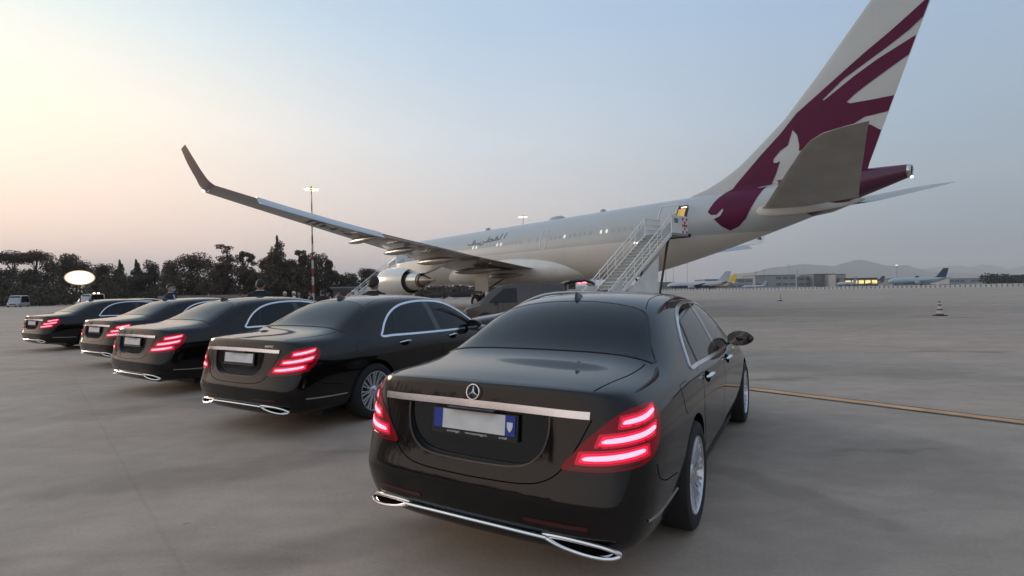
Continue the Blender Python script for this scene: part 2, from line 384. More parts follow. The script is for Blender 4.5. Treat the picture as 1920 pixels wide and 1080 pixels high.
def car_body_cage():
    V = []; F = []; idx = {}
    def vid(key, p):
        if key not in idx: idx[key] = len(V); V.append(Vector(p))
        return idx[key]
    n = len(CAR_ST)
    for side in (1, -1):
        for i, (y, pts) in enumerate(CAR_ST):
            for k, (x, z) in enumerate(pts):
                cen = k in (0, 14)
                vid((i, k, 0 if cen else side), (side * x, y, z))
    def g(i, k, s): return idx[(i, k, 0 if k in (0, 14) else s)]
    for s in (1, -1):
        for i in range(n - 1):
            for k in range(14):
                q = (g(i, k, s), g(i + 1, k, s), g(i + 1, k + 1, s), g(i, k + 1, s))
                F.append(q if s > 0 else tuple(reversed(q)))
    # tail cap: rows = levels 1..8, columns = top points 9..14
    rear_z = {1: .235, 2: .255, 3: .315, 4: .43, 5: .53, 6: .70, 7: .945, 8: 1.072}
    rear_y = {1: .20, 2: .11, 3: .055, 4: .022, 5: .000, 6: .050, 7: .088, 8: .110}     # offset of each level from the plan curve
    colx = {9: (.852, .125), 10: (.735, .048), 11: (.545, .018), 12: (.35, .007), 13: (.17, .003), 14: (0, 0)}
    zdrop = {9: -.048, 10: -.014, 11: -.004, 12: 0, 13: 0, 14: 0}
    narrow = {1: .74, 2: .90, 3: .965, 4: .998, 5: 1.0, 6: .995, 7: .965, 8: .935}
    def cap(nm, i0, rz_, ry_, cx, zd, nar, yb, sg):
        ci = {}
        for s in (1, -1):
            for r in range(1, 9):
                for c in range(9, 15):
                    x, yo = cx[c]; cen = c == 14
                    y = yb + sg * (yo + ry_[r]); z = rz_[r] + zd[c] * (r / 8) ** 3
                    ci[(r, c, 0 if cen else s)] = vid((nm, r, c, 0 if cen else s), (s * x * nar[r], y, z))
        def G(r, c, s):
            if c == 8: return g(i0, r, s) if r <= 8 else g(i0, 9, s)
            if r == 9: return g(i0, c, s)
            if r == 0: return None
            return ci[(r, c, 0 if c == 14 else s)]
        for s in (1, -1):
            fl = (s > 0) == (sg > 0)
            for r in range(1, 9):
                for c in range(8, 14):
                    if r == 8 and c == 8:
                        q = (G(8, 8, s), G(8, 9, s), G(9, 9, s))
                    else:
                        q = (G(r, c, s), G(r, c + 1, s), G(r + 1, c + 1, s), G(r + 1, c, s))
                    F.append(tuple(reversed(q)) if fl else q)
            b = [G(1, c, s) for c in range(8, 15)]
            # floor strip from station point 1 / centre 0 to the cap's first row
            q = [g(i0, 0, s), *reversed(b)]
            F.append(tuple(q) if not fl else tuple(reversed(q)))
        return ci
    cap('R', 0, rear_z, rear_y, colx, zdrop, narrow, 0.0, 1)
    fz = {1: .21, 2: .24, 3: .31, 4: .44, 5: .55, 6: .65, 7: .75, 8: .835}
    fy = {1: .14, 2: .07, 3: .03, 4: .0, 5: .0, 6: .012, 7: .035, 8: .09}
    fx = {9: (.760, .195), 10: (.650, .105), 11: (.50, .055), 12: (.33, .022), 13: (.17, .006), 14: (0, 0)}
    cap('F', n - 1, fz, fy, fx, {9: -.05, 10: -.03, 11: -.015, 12: -.006, 13: 0, 14: 0}, {1: .80, 2: .92, 3: .98, 4: 1, 5: 1, 6: 1, 7: 1, 8: 1}, 5.246, -1)
    return V, F, idx
RECESS = [(a_, b_) for a_, b_ in [(-.455, .935), (.455, .935), (.452, .86), (.425, .765), (.36, .700), (.27, .672), (.12, .664), (-.12, .664), (-.27, .672), (-.36, .700), (-.425, .765), (-.452, .86)]]
RECESS = RECESS[:1] + [(p.x, p.y) for p in catmull([(a, b, 0) for a, b in RECESS[1:]] + [(-.455, .935, 0)], 4)][:-1]
WHEEL_Y = (1.285, 4.32); WHEEL_R = .348
def make_car_body():
    V, F, idx = car_body_cage()
    me = bpy.data.meshes.new('cage'); me.from_pydata([tuple(v) for v in V], [], F)
    bm = bmesh.new(); bm.from_mesh(me); bmesh.ops.recalc_face_normals(bm, faces=bm.faces)
    cl = bm.edges.layers.float.new('crease_edge'); bm.verts.ensure_lookup_table()
    inv = {v: k for k, v in idx.items()}
    for e in bm.edges:
        a, b = inv[e.verts[0].index], inv[e.verts[1].index]
        ra = a[1] if a[0] == 'R' else None; rb = b[1] if b[0] == 'R' else None
        if ra == rb == 8: e[cl] = .55
        if ra == rb == 5: e[cl] = .45
        if a[0] != 'R' and b[0] != 'R' and a[0] != 'F' and b[0] != 'F' and a[1] == b[1] == 6 and 1 <= a[0] <= 12: e[cl] = .25
    bm.to_mesh(me); bm.free()
    o = link_obj('cage', me); md = o.modifiers.new('s', 'SUBSURF'); md.levels = md.render_levels = 3
    full = eval_mesh(o); surf = Surf(full)
    # cut wheel wells and the plate recess
    bpy.data.objects.remove(o)
    b = link_obj('body_tmp', full)
    cm = MB()
    for y in WHEEL_Y:
        for s in (1, -1):
            cm.lathe([(0, 0), (.388, 0), (.388, .36), (0, .36)], 56, T(s * (.64 if s > 0 else .64), y, WHEEL_R + .004) @ RY(pi / 2 * s))
    c = mesh_obj('cut', (cm.v, cm.f), M_SEAM, None, False)
    bmc = bmesh.new(); bmc.from_mesh(c.data); bmesh.ops.remove_doubles(bmc, verts=bmc.verts, dist=1e-5); bmesh.ops.recalc_face_normals(bmc, faces=bmc.faces); bmc.to_mesh(c.data); bmc.free()
    rm = MB().prism([(x, z) for x, z in RECESS], -.3, .3, T(0, 0, 0) @ RX(pi / 2))
    # slant the back wall of the recess: y = .105 at the bottom, .125 at the top
    for v in rm.v:
        if v.y > 0: v.y = .088 + (v.z - .66) * .11
    r = mesh_obj('cut2', (rm.v, rm.f), M_PAINT2, None, False)
    bmc = bmesh.new(); bmc.from_mesh(r.data); bmesh.ops.recalc_face_normals(bmc, faces=bmc.faces); bmc.to_mesh(r.data); bmc.free()
    full.materials.append(M_PAINT)
    for cut in (c, r):
        m = b.modifiers.new('b', 'BOOLEAN'); m.operation = 'DIFFERENCE'; m.object = cut; m.solver = 'EXACT'; m.material_mode = 'TRANSFER'
    res = eval_mesh(b)
    for q in (b, c, r): bpy.data.objects.remove(q)
    res.polygons.foreach_set('use_smooth', [True] * len(res.polygons)); res.set_sharp_from_angle(angle=radians(32))
    return res, surf
SIDE_WIN = [(y_, z_ + .045 * max(0, min(1, (z_ - 1.05) / .3))) for y_, z_ in [(1.475, 1.012), (1.52, 1.075), (1.60, 1.155), (1.72, 1.240), (1.88, 1.312), (2.08, 1.362), (2.35, 1.392), (2.65, 1.396), (2.92, 1.375), (3.15, 1.325), (3.38, 1.235), (3.60, 1.115), (3.76, 1.010), (3.70, .990), (3.0, .985), (2.2, .995), (1.7, 1.008)]]
def corner_ray(s):
    ax, ay = .42, .62
    def f(phi, z):
        a = radians(phi); o = Vector((s * ax, ay, z)); d = Vector((s * sin(a), -cos(a), 0))
        return o + d * 1.6, -d
    return f
# tail lamp outline and bars in (angle round the corner, height)
LAMP = [(11, .702), (16, .690), (34, .694), (50, .714), (60, .760), (68, .84), (72, .91), (71, .955), (63, .984), (52, .984), (42, .962), (33, .91), (24, .84), (17, .77)]
BARS = [[(22, .738), (34, .741), (46, .757), (52, .774), (51, .792), (43, .781), (31, .768), (23, .760)],
        [(31, .818), (41, .822), (54, .842), (62, .864), (61.5, .886), (52, .868), (42, .852), (33, .842)],
        [(42, .903), (50, .909), (58, .923), (65.5, .943), (64.5, .960), (57, .948), (49, .935), (43, .924)]]
def make_car():
    root = thing('limousine', 'x', 'car')
    sm2 = lambda q: [(p.x, p.y) for p in catmull([(a, b, 0) for a, b in q], 5)]
    res, S = make_car_body()
    body = link_obj('body', res, root)
    def P(name, vfn, m, par=root, **k):
        return mesh_obj(name, (vfn[0], vfn[1]), m, par, True, None, vfn[2] if len(vfn) > 2 else None, **k)
    def join(*parts):
        V, F, N = [], [], []
        for a in parts:
            n = len(V); V += list(a[0]); F += [tuple(i + n for i in f) for f in a[1]]; N += list(a[2])
        return V, F, N
    for s in (1, -1):
        ray = side_ray(s)
        # door skins
        rear_door = [(1.62, .985), (1.66, .90), (1.62, .80), (1.60, .72), (1.64, .60), (1.72, .50), (1.78, .40), (1.80, .30), (2.66, .30), (2.66, .965), (1.9, .98)]
        front_door = [(2.672, .30), (3.72, .30), (3.86, .42), (3.88, .70), (3.86, .92), (3.75, .958), (2.672, .965)]
        for dn, poly in (('door', rear_door), ('door', front_door)):
            d = P(dn, patch(S, poly, ray, .055, .0022, .006), M_PAINT)
            hy = 1.74 if poly is rear_door else 3.05 if False else (1.76 if poly is rear_door else 2.84)
            hz = .905
            hb = MB(); pth = []
            for t in range(9):
                y = hy + .235 * t / 8; z = hz + .006 * sin(pi * t / 8); p, nn = S.hit(*ray(y, z)); pth.append(p + nn * (.012 + .030 * sin(pi * t / 8) ** .5))
            hb.tube(pth, [.010, .015, .017, .018, .018, .018, .017, .015, .010], 8, flat=.75)
            hb.obj('handle', M_CHROME, d)
            cup = patch(S, [(hy + .06 + .055 * cos(a) * 1.6 + .05, hz - .006 + .040 * sin(a)) for a in [2 * pi * k / 16 for k in range(16)]], ray, .03, .0042)
            P('handle_cup', cup, M_SEAM, d)
        # glass
        g = P('side_window', patch(S, SIDE_WIN, ray, .06, .0035, .004), M_GLASS)
        div = join(ribbon(S, [(1.86, 1.338), (1.78, 1.165), (1.735, 1.00)], ray, .035, .006), )
        P('window_divider', div, M_PLASTIC, g)
        P('pillar', ribbon(S, [(2.585, 1.440), (2.665, .985)], ray, .11, .0055), M_PAINT2, g)
        w = [(y, z) for y, z in SIDE_WIN]
        sm = catmull([(a, b, 0) for a, b in w], 4, True)
        P('window_trim', ribbon(S, [(p.x, p.y) for p in sm], ray, .024, .009, True, .004, align=.5), M_CHROME)
        # low chrome lines
        P('sill_trim', ribbon(S, [(1.76, .225), (2.2, .222), (3.2, .222), (3.90, .228)], ray, .014, .006, False, .004), M_CHROME)
        P('bumper_trim', ribbon(S, [(.27, .432), (.42, .420), (.60, .408), (.84, .400)], ray, .011, .006, False, .004), M_CHROME)
        P('body_seam', join(ribbon(S, sm2([(.76, .52), (.62, .545), (.48, .57), (.37, .62), (.345, .690)]), ray, .005, .0012)), M_SEAM)
        if s > 0:
            fl = [(1.10 + .105 * max(-1, min(1, 1.25 * cos(a))), .885 + .085 * max(-1, min(1, 1.25 * sin(a)))) for a in [2 * pi * k / 28 for k in range(28)]]
            P('fuel_flap', patch(S, fl, ray, .04, .002, .006), M_PAINT)
            P('flap_seam', ribbon(S, fl, ray, .006, .0012, True), M_SEAM)
        # tail lamps
        cr = corner_ray(s); sc = .0075
        lp = catmull([(a * sc, z, 0) for a, z in LAMP], 3, True)
        rr = lambda p, q: cr(p / sc, q)
        lens = P('tail_light', patch(S, [(p.x, p.y) for p in lp], rr, .028, .006, .012), M_LENS)
        for bar in BARS:
            bp_ = catmull([(a * sc, z, 0) for a, z in bar], 2, True); cc = sum(bp_, Vector()) / len(bp_)
            bp_ = [Vector((p.x, (p.y - (cc.y + (p.x - cc.x) * .11)) * .80 + cc.y + (p.x - cc.x) * .11, 0)) for p in bp_]
            bg_ = [cc + Vector(((p.x - cc.x) * 1.10, (p.y - cc.y) * 1.0 + (.011 if p.y > cc.y + (p.x - cc.x) * .10 else -.011), 0)) for p in bp_]
            bh_ = [cc + Vector(((p.x - cc.x) * 1.22, (p.y - cc.y) * 1.0 + (.022 if p.y > cc.y + (p.x - cc.x) * .10 else -.022), 0)) for p in bp_]
            P('soft_glow', patch(S, [(p.x, p.y) for p in bh_], rr, .02, .0064, .002), M_HALO2, lens)  # emissive patches painted round each bar for its halo on the lens
            P('led_glow', patch(S, [(p.x, p.y) for p in bg_], rr, .02, .0072, .003), M_HALO, lens)
            P('led_bar', patch(S, [(p.x, p.y) for p in bp_], rr, .014, .0085, .004), M_LED, lens)
        P('lens_strip', ribbon(S, [(15 * sc, .703), (34 * sc, .707), (49 * sc, .726)], rr, .012, .0085), M_LENSOFF, lens)
        P('reflector', ribbon(S, [(.33 * s, .425), (.50 * s, .425), (.66 * s, .425)], rear_ray(), .020, .004), M_LENSOFF)
        # exhaust trim
        Y0 = -.012
        def ypl(x): p, n = S.hit(Vector((x, -2, .36)), Vector((0, 1, 0))); return p.y
        ring = [(.425, .356), (.50, .362), (.62, .356), (.72, .342), (.785, .318), (.792, .300), (.745, .289), (.66, .294), (.56, .309), (.48, .329)]
        rp = catmull([(x * s, 0, z) for x, z in ring], 4, True)
        for p in rp: p.y = ypl(p.x * .97) - .003
        ex = MB().tube(rp, .0105, 8, closed=True).obj('exhaust_trim', M_CHROME, root)
        cF = Vector((s * .62, ypl(s * .62) + .002, .322)); fp = [Vector((p.x, p.y + .003, p.z)) for p in rp]
        fill = MB().add([cF] + fp, [(0, 1 + k, 1 + (k + 1) % len(fp)) for k in range(len(fp))])
        fill.obj('exhaust_opening', M_SEAM, ex, False)
        inn = [Vector((s * .62, 0, .323)) + (p - Vector((s * .62, p.y, .323))) * .80 + Vector((0, p.y - .003, 0)) for p in rp]
        MB().tube(inn, .0045, 6, closed=True).obj('inner_rim', M_ALU, ex)
        # mirrors
        mm = MB(); prof = []
        for i in range(9):
            t = i / 8; r = sqrt(max(0, 1 - (2 * t - 1) ** 2)) ** .7
            prof.append([Vector((s * (.985 + .125 * r * cos(a) * (1.0 if s * cos(a) > 0 else 1)), 3.47 + .075 * (2 * t - 1) * 1.0 - .01, 1.045 + .078 * r * sin(a) * (1 - .12 * cos(a)))) for a in [2 * pi * k / 20 for k in range(20)]])
        mm.grid(prof, closed_u=True, flip=s > 0)
        mir = mm.obj('mirror', M_PAINT, root, angle=180)
        MB().tube([(s * .845, 3.50, .985), (s * .90, 3.485, 1.0), (s * .97, 3.47, 1.02)], [.030, .022, .026], 8, flat=.6).obj('mirror_arm', M_PLASTIC, mir)
        gl = [Vector((s * (.985 + .116 * cos(a)), 3.392, 1.045 + .070 * sin(a) * (1 - .12 * cos(a)))) for a in [2 * pi * k / 20 for k in range(20)]]
        MB().ngon(gl if s > 0 else list(reversed(gl))).obj('mirror_glass', mat('mirror_glass', (.10, .105, .11), .05, 1.0), mir, False)
        # head lamps
        P('headlight', patch(S, [(x * s, z) for x, z in [(.46, .66), (.60, .63), (.78, .68), (.84, .76), (.78, .80), (.60, .755), (.48, .72)]], lambda p, q: (Vector((p, 8, q)), Vector((0, -1, 0))), .05, .006, .01), mat('headlamp_glass', (.25, .26, .28), .08, .2, 1.0))
    # glazing front and back
    rg = [(-.755, .90), (-.38, .865), (0, .855), (.38, .865), (.755, .90), (.700, 1.10), (.645, 1.28), (.595, 1.405), (.52, 1.455), (.28, 1.485), (0, 1.495), (-.28, 1.485), (-.52, 1.455), (-.595, 1.405), (-.645, 1.28), (-.700, 1.10)]
    rgs = [(p.x, p.y) for p in catmull([(a, b, 0) for a, b in rg], 3, True)]
    rw = P('rear_window', patch(S, rg, top_ray(), .07, .0035, .004), M_GLASS)
    P('window_seal', ribbon(S, rgs, top_ray(), .012, .0050, True), M_PLASTIC, rw)
    wg = [(-.62, 3.10), (0, 3.05), (.62, 3.10), (.70, 3.45), (.76, 3.80), (.60, 3.90), (0, 3.95), (-.60, 3.90), (-.76, 3.80), (-.70, 3.45)]
    P('windscreen', patch(S, wg, top_ray(), .09, .0035, .004), M_GLASS2)
    for s in (1, -1): P('roof_seam', ribbon(S, [(x * s, y) for x, y in [(.565, 1.50), (.52, 1.75), (.50, 2.2), (.50, 3.02)]], top_ray(), .005, .0012), M_SEAM)
    # boot lid lines
    lid = []
    for s in (1, -1):
        lid.append(ribbon(S, [(.735 * s, .84), (.715 * s, .55), (.675 * s, .28), (.655 * s, .16)], top_ray(), .006, .0012))
        lid.append(ribbon(S, sm2([(.665 * s, .93), (.60 * s, .80), (.53 * s, .69), (.44 * s, .625), (.30 * s, .597), (0, .590)]), rear_ray(), .006, .0012))
    P('boot_seam', join(*lid), M_SEAM)
    # trim strip above the plate
    P('boot_trim', ribbon(S, [(-.655, .948), (-.4, .955), (-.2, .958), (0, .959), (.2, .958), (.4, .955), (.655, .948)], rear_ray(), .036, .012, False, .006), M_CHROME)
    P('recess_highlight', ribbon(S, sm2([(.452, .93), (.452, .86), (.425, .765), (.36, .700), (.27, .672), (.12, .664), (-.12, .664), (-.27, .672), (-.36, .700), (-.425, .765), (-.452, .86), (-.452, .93)]), rear_ray(), .007, .003, False, .004, step=.012), mat('edge_highlight', (.10, .09, .09), .18, .7))  # paler metallic ribbon painted in for the highlight along this edge
    # plate
    pl = MB(); M = T(0, .091, .850) @ RX(radians(-7))
    pl.box((0, 0, 0), (.555, .012, .140)); pl.v = [M @ v for v in pl.v]
    fr = pl.obj('plate_frame', M_PLASTIC, root, False)
    q = MB().box((0, -.009, .012), (.405 if True else .52, .004, .104)); q.v = [M @ v for v in q.v]; q.obj('number_plate', M_PLATE, fr, False)
    for s in (1, -1):
        q = MB().box((s * .2325, -.009, .012), (.060, .004, .104)); q.v = [M @ v for v in q.v]; q.obj('plate_band', M_PLATEB, fr, False)
    q = MB().prism([(.232 + .017 * a, b * .022) for a, b in [(-1, 1), (1, 1), (1, 0), (.6, -.8), (0, -1.3), (-.6, -.8), (-1, 0)]], 0, .003, M @ T(0, -.0112, .008) @ RX(pi / 2)); q.obj('plate_crest', M_WHITE, fr, False)
    for txt, x in (('autonoleggio', -.13), ('www.autonoleggio.it', .02), ('e-mail', .19)):
        lm = text_mesh(txt, .017 if x < .1 else .02, M @ T(x, -.0072, -.054) @ RX(pi / 2), 'dealer_text'); lm.materials.clear(); lm.materials.append(M_WHITE); link_obj('dealer_text', lm, fr)
    # recess light + lock button
    MB().box((0, .075, .931), (.30, .05, .012)).obj('plate_lamp', M_PLASTIC, root, False)
    # star emblem on the lid
    em = MB(); EM = T(0, .086, 1.022) @ RX(radians(78)); 
    em.tube([EM @ Vector((.0405 * cos(a), .0405 * sin(a), 0)) for a in [2 * pi * k / 32 for k in range(32)]], .0032, 6, closed=True)
    for k in range(3):
        a = pi / 2 + k * 2 * pi / 3; t = Vector((cos(a), sin(a), 0)) * .040; n_ = Vector((-sin(a), cos(a), 0)) * .0065
        em.add([EM @ p for p in (n_ * 1 + Vector((0, 0, 0)), t, -n_, Vector((0, 0, .005)), Vector((0, 0, -.003)))], [(0, 3, 1), (3, 2, 1), (0, 1, 4), (1, 2, 4)])
    em.obj('emblem', M_CHROME, root, angle=20)
    # centre bar between the exhaust trims
    cb = []
    for i in range(17):
        x = -.45 + .9 * i / 16; p, n_ = S.hit(Vector((x, -2, .37)), Vector((0, 1, 0))); cb.append(Vector((x, p.y - .010, .352 + .006 * (1 - (x / .45) ** 2))))
    MB().tube(cb, .0140, 8, flat=.75).obj('bumper_bar', M_CHROME, root)
    # underside valance
    MB().box((0, .50, .235), (1.0, .50, .04)).obj('diffuser', M_PLASTIC, root, False)
    MB().box((0, 2.75, .17), (1.30, 4.1, .07)).box((0, 2.74, .165), (1.66, 2.3, .055)).obj('underbody', M_PLASTIC, root, False)
    # aerial
    fin = MB(); 
    for i in range(9):
        pass
    rows = []
    for t, w_, h0 in ((0, .004, .0), (.015, .020, .012), (.05, .030, .030), (.09, .030, .050), (.125, .024, .064), (.15, .014, .062), (.165, .003, .03)):
        y = 1.525 + (.165 - t)
        p, n_ = S.hit(Vector((0, y, 4)), Vector((0, 0, -1)))
        rows.append([p + Vector((w_ * cos(a) * (1 if sin(a) < .3 else .45), 0, -.004 + h0 * max(0, sin(a)))) for a in [pi * k / 8 for k in range(9)]])
    fin.grid(rows, flip=True); fin.obj('aerial', M_PAINT2, root, angle=180)
    # grille
    P('grille', patch(S, [(-.36, .42), (.36, .42), (.42, .60), (.36, .76), (-.36, .76), (-.42, .60)], lambda p, q: (Vector((p, 8, q)), Vector((0, -1, 0))), .08, .008, .01), M_CHROME)
    # wheels
    for y in WHEEL_Y:
        for s in (1, -1):
            M = T(s * .826, y, WHEEL_R - .003) @ RY(pi / 2 * s)
            ty = MB().lathe([(.245, -.105), (.262, -.118), (.30, -.122), (.332, -.112), (.346, -.08), (.348, 0), (.346, .08), (.332, .112), (.30, .122), (.262, .118), (.245, .108)], 56, M)
            tyre = ty.obj('wheel', M_RUBBER, root, angle=30)
            r = MB()
            r.lathe([(.248, .108), (.246, .114), (.238, .114), (.232, .104), (.226, .06), (.222, -.10)], 56, M)
            ns = 12
            for k in range(ns):
                for dk in (-.10, .10):
                    a0 = 2 * pi * k / ns + dk * .55; a1 = 2 * pi * k / ns + dk
                    pts = [(.050, a0, .078, .011), (.12, a0 + (a1 - a0) * .3, .088, .010), (.19, a1, .098, .011), (.234, a1 * 1.0, .106, .014)]
                    top, bot = [], []
                    for rad, a, h, w_ in pts:
                        t = Vector((-sin(a), cos(a), 0)); c = Vector((rad * cos(a), rad * sin(a), 0))
                        top.append([c - t * w_ + Vector((0, 0, h - .018)), c - t * w_ * .75 + Vector((0, 0, h)), c + t * w_ * .75 + Vector((0, 0, h)), c + t * w_ + Vector((0, 0, h - .018))])
                    r.grid([[M @ p for p in row] for row in top], flip=True)
            r.lathe([(.0, .094), (.030, .092), (.060, .084), (.072, .070), (.074, .03)], 32, M)
            rim = r.obj('rim', M_RIM, tyre, angle=40)
            MB().lathe([(0, .02), (.18, .02), (.18, .0)], 40, M).obj('brake_disc', mat('brake_disc', (.10, .10, .10), .35, .9), rim)
            MB().lathe([(0, -.02), (.232, -.02), (.232, -.03)], 40, M).obj('wheel_back', M_SEAM, rim)
            MB().lathe([(0, .097), (.020, .0965), (.026, .093)], 24, M).obj('hub_cap', M_CHROME, rim)
    return root, S
# ------------------------------------------------------------------ the big airliner (local: x starboard, y forward, nose at y = 0, z up)
AC_POSE = (-17.106, 71.63, .719)
F_ZC, F_R, F_L = 5.201, 2.82, 58.4
def fus_sec(s):
    """centre height, half height, half width of the fuselage at s metres behind the nose"""
    if s < 9:
        r, dz = lerp_tab([(0, .02, -.85), (.15, .38, -.83), (.5, .75, -.78), (1.2, 1.22, -.66), (2.2, 1.72, -.48), (3.6, 2.22, -.28), (5.2, 2.58, -.12), (7, 2.77, -.03), (9, F_R, 0)], s)
        return F_ZC + dz, r, r
    top, bot = F_ZC + F_R, F_ZC - F_R
    if s > 40.07:
        t = (min(s, F_L) - 40.07) / (F_L - 40.07); top = 8.02 - .06 * t ** 1.7; bot = 2.38 + 4.88 * t ** 1.25
        if s > 50.5: top += .17 * sin(pi * min(1, (s - 50.5) / 8.2))
    return (top + bot) / 2, (top - bot) / 2, (top - bot) / 2
def livery_material():
    m = bpy.data.materials.new('aircraft_livery'); m.use_nodes = True; nt = m.node_tree; b = nt.nodes['Principled BSDF']; L = nt.links
    tc = nt.nodes.new('ShaderNodeTexCoord'); sp = nt.nodes.new('ShaderNodeSeparateXYZ'); L.new(tc.outputs['Object'], sp.inputs[0])
    def M(op, a, b_=None):
        n = nt.nodes.new('ShaderNodeMath'); n.operation = op
        for i, v in enumerate((a, b_)):
            if v is None: continue
            if isinstance(v, (int, float)): n.inputs[i].default_value = v
            else: L.new(v, n.inputs[i])
        return n.outputs[0]
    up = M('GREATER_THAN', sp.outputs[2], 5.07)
    s_ = M('MULTIPLY', sp.outputs[1], -1)
    # faint painted bands sweeping over the fin and rear fuselage
    q = M('ADD', M('MULTIPLY', s_, .55), M('MULTIPLY', sp.outputs[2], -1.0))
    bd = M('MULTIPLY', M('SINE', M('MULTIPLY', q, 2.1)), .035)
    bd = M('MULTIPLY', bd, M('GREATER_THAN', sp.outputs[2], 8.0))
    nz = nt.nodes.new('ShaderNodeTexNoise'); nz.inputs['Scale'].default_value = .6; nz.inputs['Detail'].default_value = 6; L.new(tc.outputs['Object'], nz.inputs[0])
    nn = M('MULTIPLY', M('SUBTRACT', nz.outputs[0], .5), .12)
    # panel joints every 2.6 m
    pj = M('LESS_THAN', M('ABSOLUTE', M('SUBTRACT', M('FRACT', M('DIVIDE', s_, 2.65)), .5)), .0045)
    pj = M('MULTIPLY', pj, -.10)
    fac = M('ADD', M('ADD', 1.0, M('ADD', bd, nn)), pj)
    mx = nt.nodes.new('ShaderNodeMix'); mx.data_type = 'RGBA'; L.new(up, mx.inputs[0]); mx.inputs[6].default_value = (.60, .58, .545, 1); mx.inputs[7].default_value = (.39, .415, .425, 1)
    cone = M('GREATER_THAN', s_, M('ADD', 53.35, M('MULTIPLY', M('SUBTRACT', 6.2, sp.outputs[2]), .8)))
    cone = M('MULTIPLY', cone, M('LESS_THAN', sp.outputs[2], 8.24))
    m2 = nt.nodes.new('ShaderNodeMix'); m2.data_type = 'RGBA'; L.new(cone, m2.inputs[0]); L.new(mx.outputs[2], m2.inputs[6]); m2.inputs[7].default_value = (.07, .006, .034, 1)
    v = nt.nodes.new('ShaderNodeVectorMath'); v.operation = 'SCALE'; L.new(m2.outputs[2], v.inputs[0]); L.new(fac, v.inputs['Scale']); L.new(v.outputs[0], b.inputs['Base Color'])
    b.inputs['Roughness'].default_value = .38; b.inputs['Coat Weight'].default_value = .35; b.inputs['Coat Roughness'].default_value = .12
    return m
def airfoil(n=12):
    """closed section: chord 0..1 (leading edge at 0), half thickness 1"""
    up = []
    for i in range(n + 1):
        t = (1 - cos(pi * i / n)) / 2
        y = 5 * (.2969 * sqrt(t) - .126 * t - .3516 * t * t + .2843 * t ** 3 - .1036 * t ** 4)
        up.append((t, y))
    return [(t, y) for t, y in up] + [(t, -y * .8) for t, y in reversed(up[1:-1])]
AF = airfoil()
